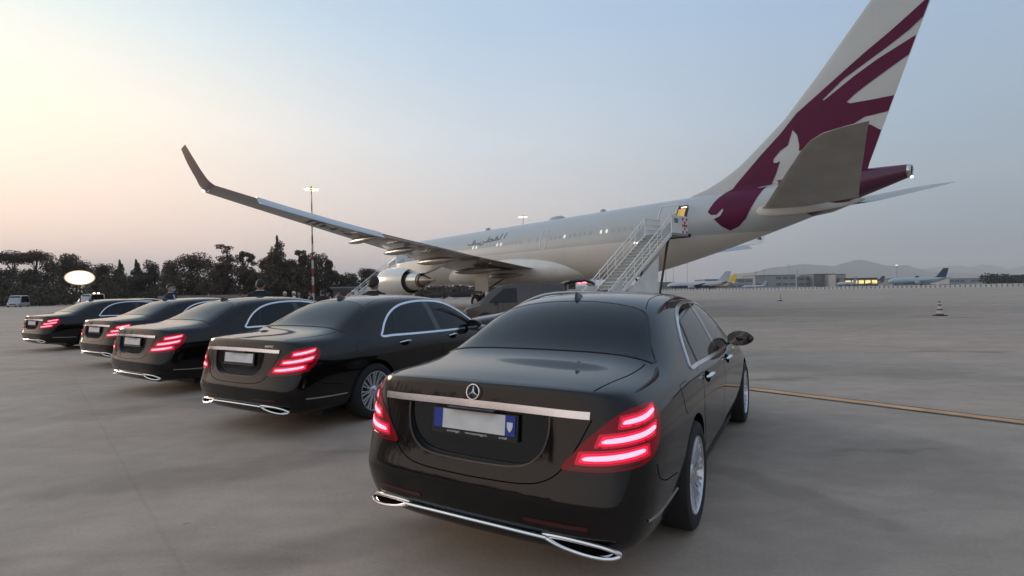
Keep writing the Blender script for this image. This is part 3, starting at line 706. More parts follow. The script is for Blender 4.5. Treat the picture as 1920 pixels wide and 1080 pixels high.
def make_airliner():
    root = thing('airliner', 'large grey and white airliner with a maroon animal emblem on its tall fin', 'airplane', (AC_POSE[0], AC_POSE[1], 0), AC_POSE[2])
    LIV = livery_material()
    M_MAR = mat('maroon_livery', (.082, .006, .036), .5, 0, 0, noise=(.8, .1), spec=.2)
    M_UND = mat('wing_grey', (.19, .165, .15), .38, 0, .6, noise=(.5, .22, 6), coatr=.12)
    M_TRIM = mat('door_outline', (.62, .64, .66), .4)
    M_DARK = mat('aircraft_dark', (.02, .02, .022), .5)
    M_HOT = mat('exhaust_metal', (.30, .25, .20), .32, .95, noise=(3, .25))
    M_BARE = mat('bare_metal', (.60, .59, .57), .22, 1.0)
    # fuselage
    st = [0, .08, .15, .3, .5, .8, 1.2, 1.7, 2.2, 2.9, 3.6, 4.4, 5.2, 6, 7, 8, 9] + [10 + i * 1.0 for i in range(30)] + [40.07 + (F_L - 40.07) * i / 26 for i in range(27)]
    mb = MB(); rows = []
    for s in st:
        c, rh, rw = fus_sec(s); rows.append([Vector((rw * cos(a), -s, c + rh * sin(a))) for a in [2 * pi * k / 64 for k in range(64)]])
    mb.grid(rows, closed_u=True)
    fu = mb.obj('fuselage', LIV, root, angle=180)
    c, rh, rw = fus_sec(F_L)
    MB().lathe([(rh * 1.0, -.02), (rh * 1.02, .12), (rh * .82, .20), (rh * .72, .16), (rh * .68, -.4)], 32, T(0, -F_L + .02, c) @ RX(pi / 2)).obj('tail_nozzle', M_BARE, fu)
    # fin
    fin_t = [(7.6, 44.6, 56.45), (8.17, 45.9, 56.6), (8.45, 47.0, 56.68), (8.9, 48.05, 56.85), (9.6, 49.3, 57.1), (10.6, 50.55, 57.45), (12.0, 52.2, 57.95), (14.0, 54.0, 58.65), (16.4, 56.0, 59.52), (18.0, 57.32, 60.1), (18.35, 57.85, 60.2)]
    rows = []
    for z, a, b in fin_t:
        ch = b - a; th = .42 if z < 8.5 else .42 - .025 * (z - 8.5)
        if z > 18.2: th = .04
        rows.append([Vector((y * th * (1.25 if y < 0 else 1), -(a + t * ch), z)) for t, y in AF])
    mb = MB().grid(rows, closed_u=True); mb.ngon(rows[-1])
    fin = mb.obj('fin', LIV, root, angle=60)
    Sf = Surf(fin.data); Sb = Surf(fu.data)
    class Both:
        def hit(s, o, d):
            # whichever of the two surfaces the ray meets first
            best = None
            for S in (Sf, Sb):
                p, n, i, dist = S.b.ray_cast(o, d)
                if p is not None and (best is None or dist < best[0]): best = (dist, S)
            return (best[1] if best else Sf).hit(o, d)
    S2 = Both()
    ORYX = [(59.66, 16.75), (59.33, 16.47), (58.59, 15.93), (57.62, 15.26), (56.59, 14.62), (55.51, 13.88), (54.36, 13.09), (52.95, 12.15), (52.0, 11.12), (50.71, 9.96), (49.19, 8.45), (48.69, 7.85), (48.3, 7.22), (47.99, 6.55), (48.23, 6.34), (48.6, 6.32), (48.94, 6.69), (49.02, 6.58), (48.82, 6.22), (48.41, 6.05), (48.83, 5.56), (49.3, 5.24), (49.9, 5.47), (50.38, 5.91), (50.82, 6.72), (51.17, 7.42), (51.34, 7.8), (51.46, 8.14), (51.74, 8.74), (51.96, 9.41), (51.76, 9.34), (51.55, 9.38), (51.58, 9.63), (51.98, 10.05), (52.45, 10.3), (52.6, 10.83), (52.73, 11.19), (52.99, 10.81), (53.1, 10.16), (53.07, 9.81), (54.86, 10.09), (55.69, 10.63), (56.5, 11.03), (56.83, 11.03), (57.60, 11.07), (57.90, 11.86), (57.05, 11.88), (55.82, 11.96), (55.64, 12.08), (56.02, 12.4), (56.55, 12.73), (57.58, 13.31), (58.62, 13.84), (58.94, 14.76), (58.09, 14.43), (57.09, 14.01), (56.04, 13.45), (54.49, 12.5), (54.41, 12.56), (55.5, 13.44), (56.58, 14.01), (57.6, 14.55), (58.58, 15.12), (59.22, 15.60)]
    LOW = [(55.9, 10.75), (56.75, 10.53), (57.33, 10.10), (56.60, 8.12), (56.02, 7.9), (54.5, 7.9), (53.3, 8.0), (52.9, 8.6), (53.3, 9.5), (54.6, 9.75)]
    te_f = lambda z: lerp_tab([(q[0], q[2]) for q in fin_t], z)[0] - .05
    ORYX = [(min(a, te_f(b)), b) for a, b in ORYX]; LOW = [(min(a, te_f(b)), b) for a, b in LOW]
    for s in (-1, 1):
        mesh_obj('tail_emblem', patch(S2, [(-a, b) for a, b in ORYX], side_ray(s, 12), .28, .025)[:2], M_MAR, fin)
        mesh_obj('tail_emblem', patch(S2, [(-a, b) for a, b in LOW], side_ray(s, 12), .30, .022)[:2], M_MAR, fin)
    # wings
    wt = [(2.0, 19.6, 32.2, 3.62, .145), (4.5, 21.2, 32.35, 3.88, .14), (7, 22.75, 32.55, 4.16, .13), (9.4, 24.1, 32.75, 4.42, .12), (12, 25.75, 33.05, 4.76, .115), (16, 28.2, 33.75, 5.22, .11), (20, 30.75, 34.75, 5.66, .105), (24, 33.3, 36.2, 6.10, .10), (27, 35.15, 37.55, 6.44, .10), (28.9, 36.35, 38.43, 6.66, .095)]
    def wrow(sx, x, a, b, z, tc):
        ch = b - a; tw = lerp_tab([(0, .035), (12, .02), (30, -.005)], x)[0]
        return [Vector((sx * x, -(a + t * ch), z + y * tc * ch / 2 - (t - .5) * ch * tw)) for t, y in AF]
    wings = {}
    for sx in (-1, 1):
        rows = [wrow(sx, *lerp_tab([(r[0],) + r for r in wt], 2.0 + 26.9 * i / 30)) for i in range(31)]
        mb = MB().grid(rows, closed_u=True, flip=sx < 0); mb.ngon(rows[-1] if sx > 0 else list(reversed(rows[-1])))
        w = mb.obj('wing', M_UND, root, angle=60); wings[sx] = w
        # leading edge bare metal
        # winglet
        wl = [(28.9, 36.35, 38.43, 6.66, .19), (29.15, 36.60, 38.44, 6.85, .15), (29.4, 36.9, 38.45, 7.2, .11), (29.75, 37.15, 38.55, 7.75, .08), (30.08, 37.62, 38.62, 8.30, .05)]
        rows = []
        for i in range(13):
            x, a, b, z, th = lerp_tab([(k,) + r for k, r in enumerate(wl)], i / 3)
            nx, nz = (lerp_tab([(0, 0.3, 1.0), (1, .8, .6), (2, .93, .36), (4, .93, .36)], i / 3))
            rows.append([Vector((sx * (x - y * th * nx / 2), -(a + t * (b - a)), z + y * th * nz / 2)) for t, y in AF])
        mb = MB().grid(rows, closed_u=True, flip=sx < 0); mb.ngon(rows[-1] if sx > 0 else list(reversed(rows[-1])))
        wn = mb.obj('winglet', mat('winglet_maroon', (.11, .035, .045), .4, 0, .3) if sx < 0 else mat('winglet_white', (.52, .53, .55), .4), root, angle=60)
        if sx > 0:
            mm = MB()
            for (yy, zz, r) in ((-38.0, 7.42, .13), (-37.85, 7.3, .10), (-38.1, 7.28, .11), (-37.75, 7.45, .07)):
                Cc = Vector((29.42 + (zz - 7.2) * .62, yy, zz)); mm.ngon([Cc + Vector((-.10, r * cos(a), r * sin(a))) for a in [2 * pi * k / 10 for k in range(10)]])
            mm.obj('winglet_badge', M_DARK, wn, False)
        # drooped ailerons and flap edges (reflect the sky)
        def te(x): 
            r = lerp_tab([(q[0],) + q for q in wt], x); return r
        def flap(name, x0, x1, ch, droop, m, n=8, hinge=.5, lift=-.02):
            rows = []
            for i in range(n + 1):
                x = x0 + (x1 - x0) * i / n; r = te(x); y0 = -(r[2]) + ch * hinge; z0 = r[3] - .5 * (r[2] - r[1]) * lerp_tab([(0, .035), (12, .02), (30, -.005)], x)[0] + lift
                rows.append([Vector((sx * x, y0 - ch * t * cos(droop), z0 - ch * t * sin(droop) + yy)) for t, yy in ((0, .05), (.3, .075), (1.0, .012), (1.0, -.012), (.3, -.065), (0, -.05))])
            mb = MB().grid(rows, closed_u=True, flip=sx > 0); mb.ngon(rows[0]); mb.ngon(list(reversed(rows[-1])))
            return mb.obj(name, m, w, angle=40)
        M_CS = mat('control_surface_grey', (.42, .45, .48), .35, 0, .3)
        flap('aileron', 18.6, 26.9, .82, radians(30), M_CS, hinge=.06, lift=.03)
        flap('flap', 10.2, 18.3, .9, radians(9), M_UND)
        flap('flap', 3.4, 9.0, 1.0, radians(7), M_UND)
        # flap track fairings
        for x, ln, r in ((4.6, 5.0, .24), (7.4, 6.6, .30), (11.8, 6.2, .30), (15.6, 5.4, .26), (19.2, 4.4, .22)):
            q = te(x); zz = q[3] - .075 * (q[2] - q[1]) - .04; y1 = -(q[2] + .55); rows = []
            for t, k in ((0, .02), (.06, .42), (.16, .72), (.32, .96), (.5, 1.0), (.68, .85), (.85, .50), (.96, .18), (1, .02)):
                rows.append([Vector((sx * x + r * k * .62 * cos(a), y1 + ln * (1 - t), zz - .08 + r * k * sin(a) * 1.0 + .14 * (1 - t) * 0)) for a in [2 * pi * j / 16 for j in range(16)]])
            MB().grid(rows, closed_u=True).obj('flap_fairing', M_UND, w, angle=180)
        # engine
        ex, ez = sx * 9.37, 2.66
        EM = T(ex, 0, ez) @ RX(pi / 2)      # local z -> aft (-y)
        na = MB().lathe([(1.02, 18.3), (1.16, 17.62), (1.22, 17.5), (1.30, 17.62), (1.39, 18.2), (1.43, 19.2), (1.40, 20.2), (1.31, 21.3), (1.17, 22.42), (1.145, 22.42), (1.20, 21.4), (1.22, 20.5)], 56, EM)
        eng = na.obj('engine', mat('nacelle_paint', (.58, .575, .55), .30, 0, .6, noise=(1.2, .06)), root, angle=50)
        MB().lathe([(.98, 21.0), (.93, 22.0), (.86, 22.8), (.76, 23.6), (.70, 24.12), (.655, 24.12), (.60, 23.6)], 48, EM).obj('core_cowl', M_BARE, eng, angle=50)
        MB().lathe([(.64, 24.0), (.62, 24.3), (.58, 24.35), (.50, 24.2)], 48, EM).obj('core_ring', M_HOT, eng, angle=40)
        MB().lathe([(.50, 23.9), (.505, 24.5), (.44, 24.95), (.30, 25.35), (.17, 25.65), (.12, 25.9), (.07, 26.3), (.0, 26.55)], 40, EM).obj('exhaust_cone', M_HOT, eng, angle=50)
        MB().lathe([(.0, 21.6), (1.19, 21.6)], 40, EM).obj('fan_duct', M_DARK, eng)
        MB().lathe([(0, 18.0), (.2, 18.15), (.35, 18.5), (1.02, 18.5)], 40, EM).obj('fan', M_DARK, eng)
        rows = []
        for t, hw, zt, zb in ((17.9, .02, 3.98, 3.95), (18.6, .16, 4.22, 3.9), (20, .22, 4.42, 3.7), (22, .25, 4.50, 3.5), (24, .26, 4.55, 3.32), (25.2, .24, 4.45, 3.36), (26.6, .18, 4.30, 3.62), (28.2, .02, 4.20, 4.05)):
            rows.append([Vector((ex + hw, -t, zt)), Vector((ex + hw, -t, zb)), Vector((ex, -t, zb - .08)), Vector((ex - hw, -t, zb)), Vector((ex - hw, -t, zt))])
        MB().grid(rows, closed_u=True).obj('pylon', mat('nacelle_paint'), eng, angle=60)
    # registration under the port wing
    Sw = Surf(wings[-1].data)
    tm = text_mesh('A7-HJJ', 1.5, Matrix.Identity(4), shear=0.0, space=1.05)
    ang = atan2(34.75 - 30.75 + 0, 0) * 0
    for v in tm.vertices:
        X, Y = v.co.x, v.co.y
        x = -20.6 - X * 1.25; lead = 30.75 + (-x - 20) * .637; r = lerp_tab([(q[0],) + q for q in wt], -x)
        s_ = (r[1] + r[2]) / 2 - .28 - Y * .95
        p, n_ = Sw.hit(Vector((x, -s_, -5)), Vector((0, 0, 1))); v.co = p + n_ * .02
    tm.flip_normals(); tm.materials.clear(); tm.materials.append(mat('registration_black', (.02, .02, .022), .5)); link_obj('registration', tm, wings[-1])
    # tailplane
    for sx in (-1, 1):
        rows = []
        for x, a, b, z, th in ((1.2, 51.0, 56.45, 6.38, .62), (1.9, 51.7, 56.62, 6.48, .56), (4, 53.1, 57.25, 6.92, .44), (6.5, 54.8, 58.05, 7.45, .32), (8.4, 56.1, 58.65, 7.86, .25), (9.1, 56.7, 58.88, 8.02, .21), (9.5, 57.3, 59.03, 8.12, .15), (9.7, 58.2, 59.1, 8.16, .06)):
            rows.append([Vector((sx * x, -(a + t * (b - a)), z + y * th / 2)) for t, y in AF])
        mb = MB().grid(rows, closed_u=True, flip=sx < 0); mb.ngon(rows[-1])
        tp = mb.obj('tailplane', mat('tailplane_grey', (.33, .32, .30), .45, 0, .2, noise=(.8, .12, 6)), root, angle=60)
        # root fairing
        rows = []
        for t, r in ((50.6, .02), (51.2, .34), (52, .46), (53.2, .50), (54.6, .42), (55.8, .22), (56.4, .02)):
            c, rh, rw = fus_sec(t); zz = 6.30 + (t - 51) * .02; xw = rw * sqrt(max(.0, 1 - ((zz - c) / rh) ** 2))
            rows.append([Vector((sx * (xw - .10 + .42 * r * cos(a)), -t, zz + 1.0 * r * sin(a))) for a in [2 * pi * j / 20 for j in range(20)]])
        MB().grid(rows, closed_u=True).obj('root_fairing', mat('fairing_light', (.55, .55, .53), .4), tp, angle=180)
    # belly fairing
    rows = []
    for i in range(33):
        s = 17.0 + 20.6 * i / 32; t = (s - 27) / 10.6
        k = max(0, 1 - abs(t) ** 2.6) ** .55
        top = 3.2 + 1.75 * k; bot = 3.0 - 1.02 * k; hw = .6 + 2.75 * k
        m, rh = (top + bot) / 2, (top - bot) / 2
        rows.append([Vector((hw * (abs(cos(a)) ** .7) * (1 if cos(a) > 0 else -1), -s, m + rh * (abs(sin(a)) ** .8) * (1 if sin(a) > 0 else -1))) for a in [2 * pi * j / 40 for j in range(40)]])
    MB().grid(rows, closed_u=True).obj('belly_fairing', mat('belly_white', (.66, .65, .62), .33, 0, .4, noise=(.9, .06)), root, angle=60)
    # doors
    def door_outline(s0, s1, z0, z1, nm='cabin_door', w=.07):
        loop = [(-s0, z0), (-s1, z0), (-s1 - 0, z1), (-s0, z1)]
        return mesh_obj(nm, ribbon(Sb, loop, side_ray(-1, 12), w, .02, True, step=.15)[:2], M_TRIM, root)
    door_outline(32.95, 33.62, 5.12, 6.88)
    door_outline(14.6, 15.6, 4.95, 6.9)
    # rear doorway, open, with its door swung forward
    ow = mesh_obj('doorway', patch(Sb, [(-46.55, 5.15), (-45.45, 5.15), (-45.4, 6.95), (-45.5, 7.28), (-46.45, 7.28), (-46.6, 6.95)], side_ray(-1, 12), .2, .012)[:2], mat('cabin_dim', (.06, .045, .035), .8), root)
    mesh_obj('cabin_wall', patch(Sb, [(-46.38, 5.2), (-45.85, 5.2), (-45.85, 7.02), (-46.38, 7.02)], side_ray(-1, 12), .2, .02)[:2], mat('lit_cabin_wall', (.6, .40, .12), .7, emit=(.75, .45, .12), es=.55), ow)
    mesh_obj('ceiling_light', patch(Sb, [(-46.42, 7.08), (-46.0, 7.08), (-46.0, 7.16), (-46.42, 7.16)], side_ray(-1, 12), .2, .024)[:2], mat('lit_cabin_lamp', (.9, .85, .7), .5, emit=(1, .9, .65), es=2.2), ow)
    rows = []
    for i in range(9):
        z = 5.22 + 2.12 * i / 8; c, rh, rw = fus_sec(45.0); x = rw * sqrt(max(0, 1 - ((z - c) / rh) ** 2)) + .42
        rows.append([Vector((-x, -44.68, z)), Vector((-x - .02, -45.35, z)), Vector((-x, -46.02, z))])
    dr = MB().grid(rows, flip=True); dr.grid([[p + Vector((.14, 0, 0)) for p in r] for r in rows])
    dl = dr.obj('open_door', LIV, root, angle=60)
    edge = [rows[i][0] for i in range(9)] + [rows[8][1]] + [rows[i][2] for i in range(8, -1, -1)] + [rows[0][1]]
    MB().tube(edge, .055, 6, closed=True).obj('door_edge', M_TRIM, dl)
    MB().tube([Vector((-2.6, -46.05, 6.6)), Vector((-2.95, -45.9, 6.5))], .07, 8).obj('door_hinge', M_BARE, dl)
    # cabin windows
    for i in range(58):
        s = 12.2 + i * .533 * 1.03
        if 14.2 < s < 16.0 or 32.6 < s < 34.0 or s > 44.2: continue
        lit = i in (20, 21, 27, 28, 43, 50, 51)
        zc = 6.02
        if random.random() < .12: continue
        W = patch(Sb, [(-s + .11 * cos(a), zc + .165 * sin(a)) for a in [2 * pi * k / 10 for k in range(10)]], side_ray(-1, 12), .2, .012)
        mesh_obj('cabin_window', W[:2], mat('lit_window', (.6, .6, .55), .4, emit=(1, .95, .8), es=.55) if lit else mat('cabin_window_grey', (.34, .355, .36), .3), root)
    # Arabic name on the fuselage, drawn as pen strokes (s along, z up)
    name = []
    G = [  # each stroke: points in a 0..10 by 0..2 box, written right to left as seen; box x runs aft with s
        [(9.75, .25), (10.15, 1.95)], [(9.15, 2.0), (8.75, .28), (8.3, .12)],
        [(8.3, .12), (7.6, .10), (7.35, .45), (7.75, .80), (8.15, .62), (8.0, .15)], [(7.55, 1.25), (7.75, 1.25)], [(7.95, 1.25), (8.15, 1.25)],
        [(7.6, .10), (6.6, .08), (5.0, .08)], [(6.55, .10), (6.95, .55), (6.3, .85), (5.4, .45), (5.1, .08)], [(5.55, .6), (5.9, 1.9)],
        [(5.0, .08), (4.4, .05), (4.3, .6)], [(4.4, .05), (4.1, -.45), (3.4, -.6)],
        [(3.7, .55), (3.45, .05), (2.5, .05)], [(2.75, -.35), (2.95, -.35)], [(3.15, -.35), (3.35, -.35)],
        [(2.5, .05), (1.6, .05), (1.2, .5), (1.9, .95), (2.1, .4), (1.6, .05), (.3, .05), (-.1, .5)], [(1.4, 1.35), (1.6, 1.35)], [(1.85, 1.35), (2.05, 1.35)]]
    V, F = [], []
    for st_ in G:
        ln = [(-(22.15 + px * .575 - .12 * pz), 6.32 + pz * .30 + px * .022) for px, pz in st_]
        a, f, _ = ribbon(Sb, ln, side_ray(-1, 12), .125, .015, step=.15); n0 = len(V); V += a; F += [tuple(i + n0 for i in q) for q in f]
    mesh_obj('arabic_lettering', (V, F), mat('lettering_grey', (.14, .15, .165), .5), root)
    # antenna fairings on the roof
    for s0, ln, h in ((31.3, 2.2, .36), (22.0, .6, .35), (37.5, .5, .3)):
        rows = []
        for t, k in ((0, .05), (.12, .7), (.3, 1), (.7, 1), (.9, .6), (1, .05)):
            rows.append([Vector((.30 * k * cos(a), -(s0 + ln * t), 7.98 + h * k * max(0, sin(a)) * 1.0)) for a in [pi * j / 10 for j in range(11)]])
        MB().grid(rows).obj('antenna_fairing', mat('fairing_grey', (.36, .38, .39), .5), fu, angle=180)
    # landing gear
    def gear(x, s, top, n=3, r=.66, nm='main_gear'):
        g = MB().tube([(x, -s, top), (x, -s, r)], .17, 12); g.tube([(x, -s, 1.7), (x * .55, -s - .1, 2.9)], .10, 8); g.tube([(x, -s + .9, top), (x, -s, 1.3)], .09, 8)
        g.box((x, -s, r), (.22, 2.0 if n > 1 else .4, .2))
        go = g.obj(nm, M_BARE if n > 1 else M_BARE, root)
        for dy in ((-.95, .95) if n > 1 else (0,)):
            for dx in (-.42, .42):
                wl_ = MB().lathe([(.30, -.20), (.60, -.20), (r, -.12), (r, .12), (.60, .20), (.30, .20)], 28, T(x + dx, -s + dy, r) @ RY(pi / 2)).obj('tyre', M_RUBBER, go)
                MB().lathe([(0, -.17), (.30, -.19)], 20, T(x + dx, -s + dy, r) @ RY(pi / 2)).obj('hub', M_BARE, wl_)
                MB().lathe([(.30, .19), (0, .17)], 20, T(x + dx, -s + dy, r) @ RY(pi / 2)).obj('hub', M_BARE, wl_)
        return go
    for sx in (-1, 1):
        go = gear(sx * 5.34, 28.6, 4.0)
        MB().box((sx * 5.75, -28.4, 2.75), (.06, 1.9, 2.25)).obj('gear_door', mat('gear_door_white', (.55, .52, .49), .4), go, False)
        MB().box((sx * 2.3, -28.6, 2.30), (.05, 1.6, 1.15), R=Matrix.Rotation(sx * .25, 3, 'Y')).obj('gear_door', mat('gear_door_white'), go, False)
        MB().prism([(3.0 * sx, -26.6), (6.0 * sx, -27.4), (6.0 * sx, -29.3), (3.0 * sx, -30.4)], 3.50, 3.62).obj('gear_bay', M_DARK, go, False)
    gear(0, 6.67, 2.9, 1, .52, 'nose_gear')
    # navigation lamps at the wing tip and tail
    for p, m in (((-29.0, -36.5, 6.7), mat('lamp_white', (.9, .9, .9), .4, emit=(1, .95, .9), es=3)), ((0, -58.55, 7.28), mat('lamp_white'))):
        MB().lathe([(0, -.07), (.06, -.05), (.08, 0), (.06, .05), (0, .07)], 12, T(*p)).obj('navigation_lamp', m, fu)
    return root
def make_stairs(label, base_s, out_x, z_top, run, sgn=1):
    """passenger stairs; local: x runs out from the aircraft (down the flight), y across, z up, origin under the platform's aircraft end"""
    r = thing('passenger_stairs', label, 'passenger stairs')
    MW = mat('stairs_white', (.78, .78, .76), .5, noise=(1.5, .10)); MG = mat('stairs_grey', (.30, .30, .30), .6); MD = mat('aircraft_dark'); MT = mat('step_tread', (.50, .50, .48), .7)
    P = 2.0; W = .92; n = 22
    MB().box((P / 2, 0, z_top - .10), (P, 2 * W + .3, .14)).obj('platform', MG, r, False)
    z1 = .35; st = MB()
    for i in range(n):
        x = P + run * (i + .5) / n; z = z_top - (z_top - z1) * (i + 1) / (n + 1)
        st.box((x, 0, z), (run / n + .05, 2 * W, .04)); st.box((x - run / n / 2 + .02, 0, z + .08), (.02, 2 * W, .16), mi=1)
    st.obj('steps', [MT, mat('riser_dark', (.28, .28, .27), .7)], r, False)
    for s in (-1, 1):
        y = s * (W + .06)
        pn = MB()
        # balustrade: solid panel with sloping top and bottom
        poly = [(P, z_top - .25), (P + run, z1 - .10), (P + run, z1 + .25), (P + run - .1, z1 + .55), (P, z_top + .60)]
        poly = [(P, z_top - .22), (P + run, z1 - .08), (P + run, z1 + .12), (P, z_top + .06)]
        pn.prism([(a, b) for a, b in poly], -.025, .025, T(0, y, 0) @ RX(pi / 2))
        pa = pn.obj('side_panel', MW, r, False)
        hr = MB().tube([(P + run + .2, y, z1 + .8), (P + run * .96, y, z1 + 1.10), (P, y, z_top + 1.10), (.2, y, z_top + 1.10)], .035, 8)
        for k in range(9):
            t = k / 8; x = P + run * t * .96; z = z_top + (z1 - z_top) * t * .96; hr.tube([(x, y, z), (x, y, z + 1.10)], .022, 6)
        hr.obj('handrail', MW, r)
        for hh in (.38, .72):
            MB().tube([(P + run * .94, y, z1 + (z_top - z1) * .06 + hh), (P, y, z_top + hh), (.2, y, z_top + hh)], .024, 6).obj('mid_rail', MW, r)
        for a, b in ((.02, .17), (.78, .92)):
            q = [(P + run * a, z_top + (z1 - z_top) * a + .80), (P + run * b, z_top + (z1 - z_top) * b + .80), (P + run * b, z_top + (z1 - z_top) * b + .16), (P + run * a, z_top + (z1 - z_top) * a + .16)]
            MB().prism(q, -.02, .02, T(0, y, 0) @ RX(pi / 2)).obj('rail_panel', mat('rail_panel_grey', (.60, .61, .62), .5), r, False)
    # platform screens; the aft one carries the red and white chevron board
    for s in (-1, 1):
        q = MB().box((P / 2 + .1, s * (W + .1), z_top + .50), (P - .1, .05, 1.12)).obj('screen', MW, r, False)
        if s > 0:
            c = MB()
            for i in range(5):
                for j in range(3):
                    if (i + j) % 2 == 0 or (i == 2): c.box((.52 + j * .22 - .22, W + .135, z_top + .08 + i * .21), (.15, .012, .17), R=Matrix.Rotation(.12, 3, 'Y'))
            c.obj('chevron_marks', mat('safety_red', (.30, .02, .03), .5), q, False)
            MB().box((1.55, W + .135, z_top + .78), (.42, .012, .30)).obj('notice', mat('notice_grey', (.20, .23, .23), .6), q, False)
    MB().box((.06, 0, z_top - .12), (.14, 2 * W + .5, .22)).obj('bumper', MD, r, False)
    sup = MB()
    for s in (-1, 1):
        sup.tube([(P + .1, s * .8, z_top - .3), (P + 1.4, s * .8, .5)], .075, 8); sup.tube([(P + run * .55, s * .8, z_top * .42), (P + 1.2, s * .8, .6)], .06, 8)
        sup.tube([(P - .2, s * .7, z_top - .3), (P + .55, s * .75, z_top - 1.9)], .045, 8)
    sup.obj('support', MD, r)
    ch = MB().box((P + run / 2 + .3, 0, .50), (run + .2, 1.5, .28)); ch.obj('chassis', MG, r, False)
    sk = MB().prism([(P + 1.55, .62), (P + run - 1.0, .62), (P + 1.35, z_top - 1.55)], -.02, .02, T(0, W - .05, 0) @ RX(pi / 2)); sk.obj('skirt_panel', MW, r, False)
    for x in (P + 1.4, P + run - .8):
        for s in (-1, 1):
            MB().lathe([(0, -.1), (.28, -.1), (.34, -.06), (.34, .06), (.28, .1), (0, .1)], 24, T(x, s * .85, .34) @ RX(pi / 2)).obj('wheel', M_RUBBER, r)
    MB().box((P + run * .14, -W - .12, z_top - .55), (.5, .08, .08)).obj('stair_lamp', mat('lamp_white'), r, False)
    # place in the aircraft's frame
    ca, sa = cos(AC_POSE[2]), sin(AC_POSE[2])
    lx, ly = -out_x, -base_s
    r.location = (AC_POSE[0] + lx * ca - ly * sa, AC_POSE[1] + lx * sa + ly * ca, 0)
    r.rotation_euler = (0, 0, AC_POSE[2] + pi)
    return r
